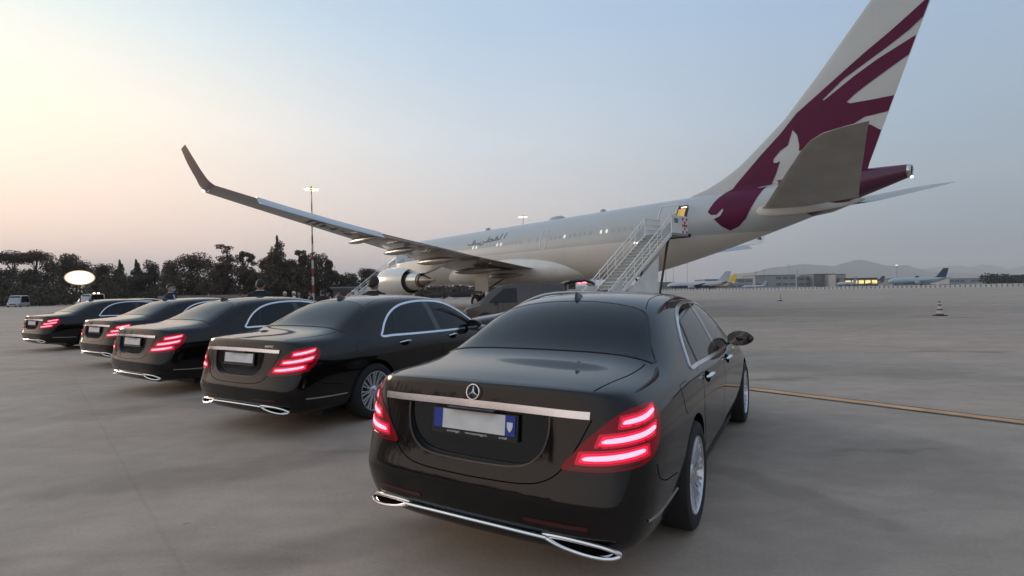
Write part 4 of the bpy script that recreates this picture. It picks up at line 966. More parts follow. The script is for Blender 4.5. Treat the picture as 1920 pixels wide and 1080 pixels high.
# ------------------------------------------------------------------ ground, far land, haze
def concrete():
    m = bpy.data.materials.new('concrete'); m.use_nodes = True; nt = m.node_tree; b = nt.nodes['Principled BSDF']; L = nt.links
    g = nt.nodes.new('ShaderNodeNewGeometry'); pos = g.outputs['Position']
    def noise(scale, det, sc=(1, 1, 1), rot=0, dist=0):
        mp = nt.nodes.new('ShaderNodeMapping'); mp.inputs['Scale'].default_value = sc; mp.inputs['Rotation'].default_value = (0, 0, rot); L.new(pos, mp.inputs[0])
        n = nt.nodes.new('ShaderNodeTexNoise'); n.inputs['Scale'].default_value = scale; n.inputs['Detail'].default_value = det; n.inputs['Distortion'].default_value = dist; L.new(mp.outputs[0], n.inputs[0]); return n.outputs[0]
    def mr(v, a, b_, c, d):
        n = nt.nodes.new('ShaderNodeMapRange'); n.interpolation_type = 'SMOOTHSTEP'; L.new(v, n.inputs[0])
        for i, x in enumerate((a, b_, c, d)): n.inputs[i + 1].default_value = x
        return n.outputs[0]
    def M(op, a, b_=None):
        n = nt.nodes.new('ShaderNodeMath'); n.operation = op
        for i, v in enumerate((a, b_)):
            if v is None: continue
            if isinstance(v, (int, float)): n.inputs[i].default_value = v
            else: L.new(v, n.inputs[i])
        return n.outputs[0]
    f = mr(noise(.16, 5, (1, 2.2, 1), .5), .3, .72, .92, 1.06)          # broad tone of the slabs
    f = M('MULTIPLY', f, mr(noise(.75, 8, (1, 1.8, 1), .6, .4), .32, .70, .91, 1.05))
    f = M('MULTIPLY', f, mr(noise(3.2, 9, (1, 1.5, 1), .3), .33, .67, .94, 1.04))
    f = M('MULTIPLY', f, mr(noise(38, 4), .3, .7, .95, 1.04))
    # dark oil and tyre stains
    st = mr(noise(.42, 7, (1, 2.6, 1), -.75, .8), .58, .76, 1.0, .66)
    sp = mr(noise(5.5, 3), .735, .79, 1.0, .55)
    f = M('MULTIPLY', M('MULTIPLY', f, st), sp)
    # a few old stains that sit in known places on the slab
    def stain(cx, cy, dx, dy, ra, rb, k, wob):
        l = sqrt(dx * dx + dy * dy); dx, dy = dx / l, dy / l
        s0 = nt.nodes.new('ShaderNodeVectorMath'); s0.operation = 'SUBTRACT'; L.new(pos, s0.inputs[0]); s0.inputs[1].default_value = (cx, cy, 0)
        def dot(a, b_):
            n = nt.nodes.new('ShaderNodeVectorMath'); n.operation = 'DOT_PRODUCT'; L.new(s0.outputs[0], n.inputs[0]); n.inputs[1].default_value = (a, b_, 0); return n.outputs['Value']
        a = M('POWER', M('ABSOLUTE', M('DIVIDE', dot(dx, dy), ra)), 2.0); b_ = M('POWER', M('ABSOLUTE', M('DIVIDE', dot(-dy, dx), rb)), 2.0)
        return mr(M('ADD', M('ADD', a, b_), M('MULTIPLY', M('SUBTRACT', noise(2.6, 8), .5), wob)), .1, 1.5, k, 1.0)
    for q in ((2.08, 3.95, .61, -1.05, .80, .17, .82, 4.2), (3.0, 5.0, 1, -.9, 1.9, 1.0, .80, 1.6), (-2.7, 4.6, 1.9, .7, 1.5, .30, .80, 2.2), (-4.6, 7.6, 1.6, .9, 2.0, .5, .78, 2.0), (-1.2, 3.2, 1, .5, .9, .22, .84, 2.4), (6.0, 9.5, 2, -1, 3.0, .7, .86, 2.0)):
        f = M('MULTIPLY', f, stain(*q))
    # fine dark grit
    f = M('MULTIPLY', f, mr(noise(95, 2), .66, .74, 1.0, .80))
    # slab joints, 7.5 m, turned like the parking rows
    mp = nt.nodes.new('ShaderNodeMapping'); mp.inputs['Rotation'].default_value = (0, 0, .82); mp.inputs['Location'].default_value = (1.15, 3.1, 0); L.new(pos, mp.inputs[0])
    sx = nt.nodes.new('ShaderNodeSeparateXYZ'); L.new(mp.outputs[0], sx.inputs[0]); wob = noise(.9, 3)
    for k in (0, 1):
        d = M('ABSOLUTE', M('SUBTRACT', M('FRACT', M('DIVIDE', M('ADD', sx.outputs[k], M('MULTIPLY', wob, .05)), 7.5)), .5))
        j = mr(d, .0006, .0030, .93, 1.0); soft = mr(d, .004, .05, .965, 1.0); f = M('MULTIPLY', M('MULTIPLY', f, j), soft)
    tint = nt.nodes.new('ShaderNodeMix'); tint.data_type = 'RGBA'; L.new(mr(noise(.10, 3), .35, .65, 0, 1), tint.inputs[0])
    tint.inputs[6].default_value = (.420, .330, .262, 1); tint.inputs[7].default_value = (.370, .312, .255, 1)
    v = nt.nodes.new('ShaderNodeVectorMath'); v.operation = 'SCALE'; L.new(tint.outputs[2], v.inputs[0]); L.new(f, v.inputs['Scale']); L.new(v.outputs[0], b.inputs['Base Color'])
    b.inputs['Roughness'].default_value = .82; b.inputs['Specular IOR Level'].default_value = .25
    bp = nt.nodes.new('ShaderNodeBump'); bp.inputs['Strength'].default_value = .25; bp.inputs['Distance'].default_value = .006; L.new(noise(26, 7), bp.inputs['Height']); L.new(bp.outputs[0], b.inputs['Normal'])
    return m
M_CONC = concrete()
def sheet(name, pts, z, m, kind='structure'):
    o = mesh_obj(name, ([(x, y, z) for x, y in pts], [tuple(range(len(pts)))]), m, None, False); return tag(o, kind=kind)
R_ = 14000
sheet('grass_field', [(-R_, -400), (R_, -400), (R_, R_), (-R_, R_)], -.06, mat('dry_grass', (.075, .078, .052), .95, noise=(.05, .3, 8)))
sheet('apron', [(-210, -120), (330, -120), (330, 60), (170, 170), (120, 262), (60, 300), (-40, 320), (-150, 178), (-210, 205)], 0, M_CONC)
sheet('taxiway', [(60, 330), (900, 260), (900, 420), (60, 560)], -.03, mat('far_concrete', (.22, .21, .20), .9, noise=(.02, .15)))
# the yellow guide line with its darker worn edges
yd = (Vector((5.65, 5.74, 0)) - Vector((3.60, 7.935, 0))).normalized(); yn = Vector((-yd.y, yd.x, 0)); yc = Vector((3.60, 7.935, 0))
def strip(name, w, z, m):
    a, b = yc - yd * 60, yc + yd * 12
    rows = []
    for i in range(145):
        p = a.lerp(b, i / 144); rows.append([p - yn * (w / 2 + random.uniform(-.006, .006)) + Vector((0, 0, z)), p + yn * (w / 2 + random.uniform(-.006, .006)) + Vector((0, 0, z))])
    return tag(MB().grid(rows, flip=True).obj(name, m, None, False), kind='structure')
strip('line_border', .30, .004, mat('worn_dark_border', (.105, .09, .075), .85, noise=(2.5, .35, 8)))
strip('guide_line', .175, .008, mat('faded_yellow_paint', (.56, .31, .15), .7, noise=(3, .28, 9)))
def ridge(name, D, pts, m, depth=2500, seed=1):
    """mountain range: skyline heights given by (photo column, row)"""
    rnd = random.Random(seed); rows = [[], [], [], [], []]
    us = [p[0] for p in pts]; n = 150
    for i in range(n + 1):
        u = us[0] + (us[-1] - us[0]) * i / n; v = lerp_tab([(a, b) for a, b in pts], u)[0]
        h = max(4, (hor(u) - v) / CAM_F * D + CAM_H) * (1 + rnd.uniform(-.02, .02))
        x = (u - 960) / CAM_F * D
        for k, (t, hh) in enumerate(((-.35, 0), (-.18, .38), (0, 1.0), (.4, .6), (1, 0))):
            y = D + depth * t * (1 + .15 * sin(i * .7 + k)); rows[k].append(Vector((x * y / D, y, h * hh * (1 + (rnd.uniform(-.12, .12) if k in (1, 3) else 0)) - (3 if hh == 0 else 0))))
    return tag(MB().grid(rows).obj(name, m, None, True, 180), kind='structure')
MM = mat('mountain_slope', (.050, .062, .050), .95, noise=(.004, .3, 8))
ridge('hills', 9500, [(1330, 528), (1380, 515), (1418, 509), (1446, 502), (1465, 500), (1512, 495), (1540, 497), (1562, 499), (1587, 492), (1615, 487), (1642, 493), (1668, 498), (1695, 497), (1730, 506), (1750, 510), (1800, 512), (1900, 514), (2100, 520)], MM, seed=2)
ridge('hills', 12500, [(1640, 512), (1700, 508), (1748, 502), (1801, 498), (1819, 501), (1846, 496), (1872, 499), (1890, 505), (1920, 499), (1990, 496), (2100, 508)], MM, seed=5)
ridge('hills', 7000, [(-500, 556), (0, 552), (400, 548), (800, 538), (1100, 536), (1330, 534)], MM, seed=9)
HAZE_D = 1.15e-4
def haze():
    m = bpy.data.materials.new('haze_air'); m.use_nodes = True; nt = m.node_tree
    nt.nodes.remove(nt.nodes['Principled BSDF']); v = nt.nodes.new('ShaderNodeVolumePrincipled'); v.inputs['Color'].default_value = (.97, .98, 1.0, 1); v.inputs['Density'].default_value = HAZE_D; v.inputs['Anisotropy'].default_value = .0
    nt.links.new(v.outputs[0], nt.nodes['Material Output'].inputs['Volume'])
    o = MB().box((0, 6700, 349), (31000, 17400, 702)).obj('haze', m, None, False); tag(o, kind='stuff')
haze()
# ------------------------------------------------------------------ cars
CAR_POSES = [(-.266, 2.734, -.520), (-3.176, 5.833, -.513), (-6.225, 8.325, -.545), (-9.582, 11.711, -.529), (-14.699, 15.69, -.510)]
CAR_LABELS = ['black limousine nearest the camera, with a star emblem and blue-banded plate',
 'black limousine directly left of the nearest one, small silver letters on its lid',
 'black limousine in the middle of the row, third from the camera',
 'black limousine second from the far left end of the row, partly hidden behind its neighbour',
 'black limousine at the far left end of the row, under the bright floodlight']
car0, CARSURF = make_car()
tree_ = build_tree(car0)
cars = [car0] + [copy_tree(tree_) for _ in range(5)]
for c, (x, y, a), lb in zip(cars, CAR_POSES, CAR_LABELS):
    c.location = (x, y, 0); c.rotation_euler = (0, 0, a); tag(c, lb, 'car', 'black limousines parked in a row')
# the other cars of the row: plain plates, no star, letters on the lid
for c in cars[1:]:
    for k in list(kids(c)):
        if k.name.startswith('emblem'): bpy.data.objects.remove(k)
        elif k.name.startswith('plate_frame'):
            for q in list(kids(k)):
                if not q.name.startswith('number_plate'): bpy.data.objects.remove(q)
                else: q.scale = (1.28, 1, 1)
tm = text_mesh('4MATIC', .034, T(.50, 0, 1.000) @ RX(pi / 2), 'model_lettering', extrude=.001, space=1.1)
for v in tm.vertices:
    p, n_ = CARSURF.hit(Vector((v.co.x, -2, v.co.z)), Vector((0, 1, 0))); v.co = p + n_ * (.003 + (0.002 if v.co.y < 0 else 0))
tm.materials.clear(); tm.materials.append(M_CHROME); link_obj('model_lettering', tm, cars[1])
# the sixth one stands further off, across the row
cars[5].location = (3.85, 12.4, 0); cars[5].rotation_euler = (0, 0, radians(82))
tag(cars[5], 'black limousine standing crosswise beyond the nearest car, in front of the brown van', 'car')
# ------------------------------------------------------------------ aircraft and stairs
make_airliner()
make_stairs('white passenger stairs leading up to the open rear door of the big airliner', 46.2, 3.0, 5.12, 6.7)
make_stairs('white passenger stairs near the nose of the airliner, beyond its left engine', 12.6, 3.0, 4.9, 6.2)
# ------------------------------------------------------------------ people
SKIN = lambda: mat('skin', (.36, .20, .14), .55); HAIRD = lambda: mat('dark_hair', (.018, .014, .012), .6, bump=(70, .6, .01))
def build_person(name, *a, big_hair=1.0, **k):
    b = _person(name, *a, **k)
    if big_hair != 1.0:
        h = kids(b)[0]; z0 = 1.66 * 1.04
        for v in h.data.vertices: v.co.x *= big_hair; v.co.y *= big_hair; v.co.z = z0 + (v.co.z - z0) * (big_hair if v.co.z > z0 else 1.15)
    return b
def _person(name, height=1.82, suit=(.016, .016, .022), hair='short', mask=False, turn=0.0, voxel=.022, shirt=(.55, .55, .57), arms='down', skin=None):
    """one continuous remeshed body; hair is a child"""
    H = height / 1.82; parts = []
    def seg(a, b, r0, r1, tag_, n=10, flat=1.0):
        m = MB(); m.tube([a, Vector(a).lerp(Vector(b), .5), b], [r0, (r0 + r1) / 2 * 1.03, r1], n, flat=1); parts.append((m, tag_)); 
        for c, r in ((a, r0), (b, r1)): ball(c, (r, r, r), tag_)
    def ball(c, r, tag_, n=12):
        m = MB(); m.lathe([(max(1e-4, sin(pi * i / 8)), -cos(pi * i / 8)) for i in range(9)], n, T(*c) @ Matrix.Diagonal((r[0], r[1], r[2], 1))); parts.append((m, tag_))
    for s in (-1, 1):
        seg((s * .10, 0, .92), (s * .115, .01, .50), .095, .062, 'suit'); seg((s * .115, .01, .50), (s * .12, -.02, .09), .060, .045, 'suit')
        ball((s * .125, .055, .045), (.045, .135, .045), 'shoe')
        seg((s * .20, 0, 1.46), (s * .245, -.02, 1.18), .058, .048, 'suit')
        if arms == 'phone' and s > 0:
            seg((s * .245, -.02, 1.18), (s * .16, .20, 1.33), .046, .034, 'suit'); hand = Vector((s * .13, .25, 1.37)); up_ = Vector((0, .3, .95)).normalized()
        else:
            seg((s * .245, -.02, 1.18), (s * .255, .06, .92), .046, .034, 'suit'); hand = Vector((s * .257, .085, .855)); up_ = Vector((0, .12, -1)).normalized()
        ball(hand, (.020, .040, .048), 'skin')
        for k in range(4):
            o = Vector((0, -.030 + .02 * k, 0)); L_ = (.065, .075, .078, .062)[k]
            a = hand + o + up_ * .035; seg(a, a + up_ * L_ + Vector((-s * .012, 0, 0)), .0095, .008, 'skin', 6)
        seg(hand + Vector((0, .035, 0)), hand + Vector((-s * .02, .065, 0)) + up_ * .03, .011, .009, 'skin', 6)
    ball((0, 0, .97), (.165, .115, .13), 'suit'); ball((0, 0, 1.12), (.160, .110, .16), 'suit'); ball((0, -.005, 1.30), (.195, .125, .18), 'suit'); ball((0, 0, 1.43), (.205, .095, .085), 'suit')
    seg((0, -.01, 1.46), (0, .01, 1.60), .062, .056, 'neck')
    for s in (-1, 1): seg((s * .03, -.02, 1.545), (s * .17, -.01, 1.465), .045, .05, 'suit')
    ball((0, .015, 1.70), (.078, .098, .118), 'head'); ball((0, .045, 1.635), (.056, .062, .058), 'head')
    ball((0, .118, 1.685), (.014, .018, .026), 'head'); 
    for s in (-1, 1): ball((s * .082, .0, 1.69), (.012, .024, .032), 'head')
    for s in (-1, 1): ball((s * .032, .100, 1.668), (.020, .014, .010), 'head')
    ball((0, .105, 1.640), (.026, .012, .009), 'head')
    vs, fs = [], []
    for m, _ in parts:
        n = len(vs); vs += m.v; fs += [tuple(i + n for i in f) for f in m.f]
    me = bpy.data.meshes.new('b'); me.from_pydata([tuple(v) for v in vs], [], fs); o = link_obj('b', me)
    r = o.modifiers.new('r', 'REMESH'); r.mode = 'VOXEL'; r.voxel_size = voxel; sm = o.modifiers.new('s', 'SMOOTH'); sm.factor = .5; sm.iterations = 2
    res = eval_mesh(o); bpy.data.objects.remove(o)
    sk = skin or SKIN()
    ms = [mat('suit_%d_%d' % (int(suit[0] * 999), int(suit[2] * 999)), suit, .75, noise=(8, .12)), sk, mat('shirt_white', (.55, .55, .57), .7), mat('shoe_black', (.012, .012, .012), .3), mat('face_mask', (.30, .42, .50), .8), mat('eye_dark', (.02, .015, .012), .2), mat('lip', (.26, .10, .08), .5)]
    res.materials.clear()
    for m in ms: res.materials.append(m)
    for p in res.polygons:
        c = p.center; k = 0; r2 = sqrt(c.x ** 2 + c.y ** 2)
        if c.z < .095: k = 3
        elif c.z > 1.575: k = 1
        elif c.z > 1.555 and r2 < .09: k = 2
        elif c.z > 1.40 and c.y > .06 and abs(c.x) < .028 * (c.z - 1.1) / .3: k = 2
        elif (abs(c.x) > .19 and c.z < .88) or (arms == 'phone' and c.y > .21 and c.z > 1.3 and c.x > .05 and c.z < 1.5): k = 1
        if mask and k == 1 and c.z < 1.69 and c.z > 1.60 and c.y > .045 and abs(c.x) < .07: k = 4
        if k == 1 and c.y > .09 and abs(c.z - 1.71) < .010 and .018 < abs(c.x) < .046: k = 5
        if k == 1 and c.y > .09 and abs(c.z - 1.640) < .008 and abs(c.x) < .024: k = 6
        p.material_index = k
    hz = 1.55
    ca, sa = cos(turn), sin(turn)
    for v in res.vertices:
        if v.co.z > 1.56:
            w = min(1, (v.co.z - 1.56) / .06); x, y = v.co.x, v.co.y; v.co.x = x + w * (x * ca - y * sa - x); v.co.y = y + w * (x * sa + y * ca - y)
    for v in res.vertices:
        if v.co.z > 1.56: v.co.z -= .035 * min(1, (v.co.z - 1.56) / .05)
    res.transform(Matrix.Scale(H, 4)); res.polygons.foreach_set('use_smooth', [True] * len(res.polygons)); res.name = 'person'
    b = bpy.data.objects.new('person', res); COL.objects.link(b)
    if hair:
        hm = MB(); rows = []
        low = {'short': .02, 'long': -.13, 'cap': .06}[hair]
        for i in range(11):
            t = i / 10; row = []
            for k in range(20):
                a = 2 * pi * k / 20; fy = sin(a)                    # +y = face
                phi = t * pi * (.365 if fy > .45 else .365 + (.45 - fy) * .185)
                rr = 1.075 + .022 * sin(9 * a + 5 * t) + .022 * sin(17 * a + 13 * t) * t
                row.append(Vector((.080 * rr * sin(phi) * cos(a), .005 + .100 * rr * sin(phi) * sin(a), 1.705 + .125 * rr * cos(phi))))
            rows.append(row)
        hm.grid(rows, closed_u=True)
        for v in hm.v:
            x, y = v.x, v.y; v.x, v.y = x * ca - y * sa, x * sa + y * ca; v *= 1
        hm.v = [(v - Vector((0, 0, .035))) * H for v in hm.v]
        ho = hm.obj('hair' if hair != 'cap' else 'cap', HAIRD() if hair != 'cap' else mat('cap_white', (.62, .62, .62), .6), b, True, 180)
        sd = ho.modifiers.new('t', 'SOLIDIFY'); sd.thickness = -.012
    return b
def put(o, u, D, face, label, group=None, z=0):
    o.location = ((u - 960) / CAM_F * D, D, z); o.rotation_euler = (0, 0, face); tag(o, label, 'person', group); return o
put(build_person('p', 1.90, (.014, .013, .016), 'short', turn=.2, big_hair=1.18), 701, 9.75, radians(-20), 'person with full dark hair seen from behind over the roof of the second limousine')
put(build_person('p', 1.97, (.012, .012, .014), 'short', turn=.1), 488, 11.75, radians(15), 'person in a dark suit seen from behind over the roof of the middle limousine')
put(build_person('p', 1.98, (.020, .024, .050), 'short', mask=True, turn=-.15), 320, 14.4, radians(-82), 'person in a navy suit and face mask, standing behind the fourth limousine and looking right')
far_people = [(452, 27, (.02, .02, .03), 'short', 'person with dark hair far behind the middle limousine, left of the suited person'),
 (534, 27, (.02, .02, .03), 'cap', 'person in a white cap and dark clothes, leftmost of the far group behind the cars'),
 (551, 26, (.5, .5, .52), 'cap', 'person in a white cap and white shirt among the far group behind the cars'),
 (561, 29, (.02, .02, .025), 'short', 'bareheaded person in dark clothes just right of the white shirted one'),
 (582, 30, (.03, .035, .05), 'short', 'person standing at the foot of the striped light mast'),
 (604, 22, (.015, .015, .018), 'short', 'person in black just right of the striped light mast'),
 (633, 27, (.22, .12, .12), 'short', 'person in a reddish top far behind the second limousine'),
 (662, 26, (.4, .4, .42), 'cap', 'person in a pale shirt and white cap left of the aircraft stairs'),
 (393, 30, (.02, .02, .025), 'short', 'person in dark clothes in front of the low pink wall')]
for u, D, cl, hr, lb in far_people:
    put(build_person('p', 1.78, cl, hr, voxel=.035, turn=random.uniform(-.5, .5)), u, D, random.uniform(-3, 3), lb, 'people standing in the distance')
# ------------------------------------------------------------------ vehicles beyond
def loft_vehicle(root, secs, m, name='body'):
    """secs: (y, half width low, half width top, z low, z belt, z top)"""
    rows = []
    for y, wl, wt, zl, zb, zt in secs:
        rows.append([Vector(p) for p in [(-wl * .9, y, zl), (-wl, y, zl + .08), (-wl, y, zb), (-wt, y, zt - .10), (-wt * .88, y, zt), (wt * .88, y, zt), (wt, y, zt - .10), (wl, y, zb), (wl, y, zl + .08), (wl * .9, y, zl)]])
    mb = MB().grid(rows, closed_u=True); mb.ngon(rows[0]); mb.ngon(rows[-1]); return mb.obj(name, m, root, angle=40)
def wheels(root, ys, hw, r=.34):
    for y in ys:
        for s in (-1, 1):
            M = T(s * hw, y, r) @ RY(pi / 2 * s)
            w = MB().lathe([(r * .62, -.10), (r * .95, -.11), (r, -.07), (r, .07), (r * .95, .11), (r * .62, .10)], 28, M).obj('wheel', M_RUBBER, root)
            q = MB().lathe([(0, .05), (r * .2, .07), (r * .6, .08), (r * .63, .10)], 24, M); q.obj('rim', M_RIM, w)
def make_van(label, paint, loc, rz, group=None, open_gate=False, panel=False, cat='van', L=4.9, W=.96, Hh=1.90):
    r = thing('van', label, cat, loc, rz, group)
    loft_vehicle(r, [(0, W * .93, W * .78, .35, .95, Hh - .10), (.12, W, W * .84, .28, 1.0, Hh - .02), (1.2, W, W * .86, .25, 1.0, Hh), (L - 1.9, W, W * .86, .25, 1.0, Hh), (L - 1.45, W, W * .82, .25, 1.0, Hh - .10), (L - .75, W * .99, W * .86, .25, .98, 1.15), (L - .15, W * .93, W * .80, .28, .80, .92), (L, W * .80, W * .70, .35, .65, .72)], paint)
    for s in (-1, 1):
        q = [(.35 if not panel else L - 2.35, 1.06), (L - 1.75, 1.06), (L - 1.10, 1.10), (L - 1.75, Hh - .20), (.45 if not panel else L - 2.32, Hh - .18)]
        x = lambda z: s * (W + (W * .86 - W) * max(0, (z - 1.0) / (Hh - 1.1)) + .006)
        mesh_obj('side_window', ([(x(z), y, z) for y, z in q], [tuple(range(5))]), M_GLASS, r, False)
        MB().box((s * (W + .10), L - 1.40, 1.08), (.18, .10, .16)).obj('mirror', M_PLASTIC, r, False)
        MB().box((s * (W * .93 - .07), L - .10, .66), (.20, .12, .14)).obj('headlight', mat('headlamp_glass', (.25, .26, .28), .08, .2, 1.0), r, False)
        for y0 in (1.55, L - 1.72, 3.0): MB().box((s * (W + .003), y0, .72), (.006, .014, .80)).obj('door_seam', M_SEAM, r, False)
        if not open_gate: MB().box((s * (W * .90), .03, 1.12), (.14, .10, .34)).obj('tail_light', M_LENS, r, False)
    ws = [(-W * .80, L - .80, 1.14), (W * .80, L - .80, 1.14), (W * .74, L - 1.44, Hh - .13), (-W * .74, L - 1.44, Hh - .13)]
    mesh_obj('windscreen', ([(a, b + .015, c + .012) for a, b, c in ws], [(0, 1, 2, 3)]), M_GLASS2, r, False)
    wheels(r, (.95, L - .95), W - .10)
    MB().box((0, L, .62), (1.1, .04, .16)).obj('grille', M_PLASTIC, r, False)
    if open_gate:
        MB().box((0, .06, 1.05), (W * 1.55, .16, 1.30)).obj('load_bay', M_SEAM, r, False)
        g = MB(); rows = []
        for t, z, w in ((0, Hh + .0, W * .76), (.3, Hh + .10, W * .80), (.9, Hh + .15, W * .84), (1.25, Hh + .05, W * .82), (1.35, Hh - .04, W * .76)):
            rows.append([Vector((-w, -t + .05, z - .05)), Vector((-w * .9, -t + .05, z + .02)), Vector((w * .9, -t + .05, z + .02)), Vector((w, -t + .05, z - .05)), Vector((w * .9, -t + .05, z - .12)), Vector((-w * .9, -t + .05, z - .12))])
        g.grid(rows, closed_u=True); g.ngon(rows[0]); g.ngon(rows[-1]); go = g.obj('tailgate', M_PAINT, r, angle=40)
        for s in (-1, 1): MB().box((s * W * .70, -.85, Hh - .0), (.12, .18, .05)).obj('tail_light', M_LED, go, False)
        for s in (-1, 1): MB().tube([(s * W * .72, .05, Hh - .35), (s * W * .74, -.55, Hh - .02)], .014, 6).obj('gas_strut', M_PLASTIC, go)
    return r
put_at = lambda u, D: Vector(((u - 960) / CAM_F * D, D, 0))
vb = make_van('brown people carrier parked side-on with its black tailgate raised, under the belly of the airliner', mat('van_brown_reflection', (.06, .048, .042), .40, .2, .5), put_at(1056, 23.5), radians(93), open_gate=True, panel=True, L=4.5, Hh=1.88)  # brown body colour stands in for the reflection in its side windows
# dark cars under the wing
for i, (u, D, rz, lb) in enumerate(((838, 122, 80, 'black people carrier under the wing of the airliner, nearest the engine'), (884, 128, 95, 'black people carrier under the wing of the airliner, right behind the first one'))):
    make_van(lb, mat('matt_black_paint', (.012, .012, .013), .7), put_at(u, D), radians(rz), 'black vans parked under the wing')
make_van('white van at the left edge of the apron in front of the trees', mat('van_white', (.40, .39, .38), .4, 0, .4), put_at(44, 118), radians(205), L=5.6, W=1.15, Hh=2.6)
make_van('pale van facing the camera beyond the far left limousine, just right of the floodlight', mat('van_pale', (.42, .38, .35), .4, 0, .4), put_at(188, 112), radians(176), Hh=2.6, W=1.25)
vp = [o for o in bpy.data.objects if o.get('label', '').startswith('pale van facing')][0]
for s_ in (-.5, .5): MB().box((s_, 1.0, 2.72), (.30, .25, .20)).obj('roof_lamp', mat('roof_lamp_warm', (.9, .7, .4), .5, emit=(1.0, .70, .36), es=7), vp, False)
cars.append(copy_tree(tree_)); cars[6].location = (-17.1, 27.4, 0); cars[6].rotation_euler = (0, 0, radians(146))
tag(cars[6], 'black limousine facing the camera beyond the far left one, below the floodlight', 'car')
for k in [q for q in kids(cars[6])]:
    pass
# ------------------------------------------------------------------ lights on the field
def floodlight_tower(p):
    r = thing('floodlight_tower', 'blazing oval floodlight on a low mobile mast at the left, before the trees', 'floodlight', p, 0)
    MB().box((0, 0, .55), (1.6, 1.0, .7)).obj('trailer', M_PLASTIC, r, False)
    MB().tube([(0, 0.1, .9), (0, 0.1, 3.0)], .05, 10).obj('mast', M_PLASTIC, r)
    hd = MB().box((0, .16, 3.40), (1.5, .10, .9)).obj('lamp_frame', M_PLASTIC, r, False)
    # lamp widened to the oval of its glare, halo fade painted in rings
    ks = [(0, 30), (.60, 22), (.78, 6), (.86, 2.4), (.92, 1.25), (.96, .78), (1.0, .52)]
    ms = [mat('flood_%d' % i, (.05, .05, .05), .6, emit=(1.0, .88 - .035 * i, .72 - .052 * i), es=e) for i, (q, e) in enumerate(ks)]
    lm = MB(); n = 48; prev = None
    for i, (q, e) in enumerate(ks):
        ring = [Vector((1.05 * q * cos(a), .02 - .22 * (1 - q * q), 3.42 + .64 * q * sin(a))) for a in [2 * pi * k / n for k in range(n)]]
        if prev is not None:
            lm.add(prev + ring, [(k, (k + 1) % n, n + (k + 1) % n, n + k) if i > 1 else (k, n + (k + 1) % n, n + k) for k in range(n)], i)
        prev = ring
    lm.obj('lamp_glare', ms, hd, angle=180)
    wheels(r, (0,), .85, .3); return r
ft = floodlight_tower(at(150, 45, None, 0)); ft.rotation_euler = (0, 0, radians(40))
def light_mast(p, H, label, n=7, lamp=30.0):
    r = thing('light_mast', label, 'light mast', p, 0, 'tall apron light masts')
    red, wh = mat('mast_red', (.20, .035, .03), .6), mat('mast_white', (.45, .44, .43), .6); k = 14
    mb = MB()
    for i in range(k):
        z0, z1 = H * i / k, H * (i + 1) / k; r0, r1 = .30 - .20 * i / k, .30 - .20 * (i + 1) / k
        mb.tube([(0, 0, z0), (0, 0, z1)], [r0, r1], 12, mi=i % 2)
    mb.obj('pole', [wh, red], r)
    MB().lathe([(1.0, 0), (1.05, .06), (1.0, .12), (.9, .06)], 24, T(0, 0, H - .6), close=True).obj('crown_ring', M_PLASTIC, r)
    for i in range(n):
        a = 2 * pi * i / n; M = T(1.25 * cos(a), 1.25 * sin(a), H - .7)
        h = MB().box((1.25 * cos(a), 1.25 * sin(a), H - .62), (.5, .5, .22), rz=a).obj('lamp_head', M_PLASTIC, r, False)
        MB().box((1.27 * cos(a), 1.27 * sin(a), H - .78), (.55, .55, .16), rz=a).obj('lamp', mat('mast_lamp', (1, .9, .8), .5, emit=(1.0, .66, .36), es=6), h, False)
    return r
light_mast(at(587, 118, None, 0), 26.4, 'red and white striped light mast with lit lamps, rising behind the wing')
light_mast(at(983, 190, None, 0), 29.5, 'lit light mast whose head shows above the fuselage of the big airliner')
# ------------------------------------------------------------------ cones
def cone():
    r = thing('traffic_cone', 'x', 'traffic cone')
    c = MB(); H = .70; prof = [(.165, .03), (.135, .13), (.105, .28), (.078, .42), (.052, .56), (.03, H)]
    bands = [(.03, .10, 1), (.10, .26, 0), (.26, .33, 1), (.33, .48, 0), (.48, .55, 1), (.55, .63, 0), (.63, H, 1)]
    for a, b, mi in bands:
        ra, rb = .165 - .135 * (a - .03) / .67, .165 - .135 * (b - .03) / .67; c.lathe([(ra, a), (rb, b)], 24, mi=mi)
    c.lathe([(.03, H), (0, H)], 24, mi=1)
    c.obj('cone_body', [mat('cone_white', (.50, .47, .43), .6), mat('cone_dark_red', (.085, .035, .03), .6)], r)
    MB().box((0, 0, .018), (.42, .42, .036)).obj('base', M_RUBBER, r, False); return r
c1 = cone(); ctree = build_tree(c1); c2 = copy_tree(ctree)
c1.location = (20.57, 24.89, 0); tag(c1, 'dark and white striped cone standing alone on the right of the apron', 'traffic cone', 'striped traffic cones')
c2.location = (28.4, 54.8, 0); tag(c2, 'smaller looking striped cone far off, near the row of white barriers', 'traffic cone', 'striped traffic cones')
# ------------------------------------------------------------------ barriers
bar = MB().prism([(-.30, 0), (.30, 0), (.27, .12), (.14, .40), (.11, 1.05), (-.11, 1.05), (-.14, .40), (-.27, .12)], -.45, .45, RZ(pi / 2) @ RX(pi / 2)).obj('barrier', mat('barrier_white', (.50, .49, .47), .8, noise=(.3, .2)), None, False)
A, B = at(1236, 240), at(1990, 168); nb = 98
for i in range(nb):
    o = bar if i == 0 else bar.copy()
    if i: COL.objects.link(o)
    p = A.lerp(B, i / (nb - 1)); o.location = (p.x, p.y, 0); o.rotation_euler = (0, 0, atan2(B.y - A.y, B.x - A.x)); o.scale = (1, 1, .9 + .2 * random.random())
    tag(o, 'pale concrete barrier block in the long far row across the right of the apron', 'barrier', 'row of white barrier blocks')
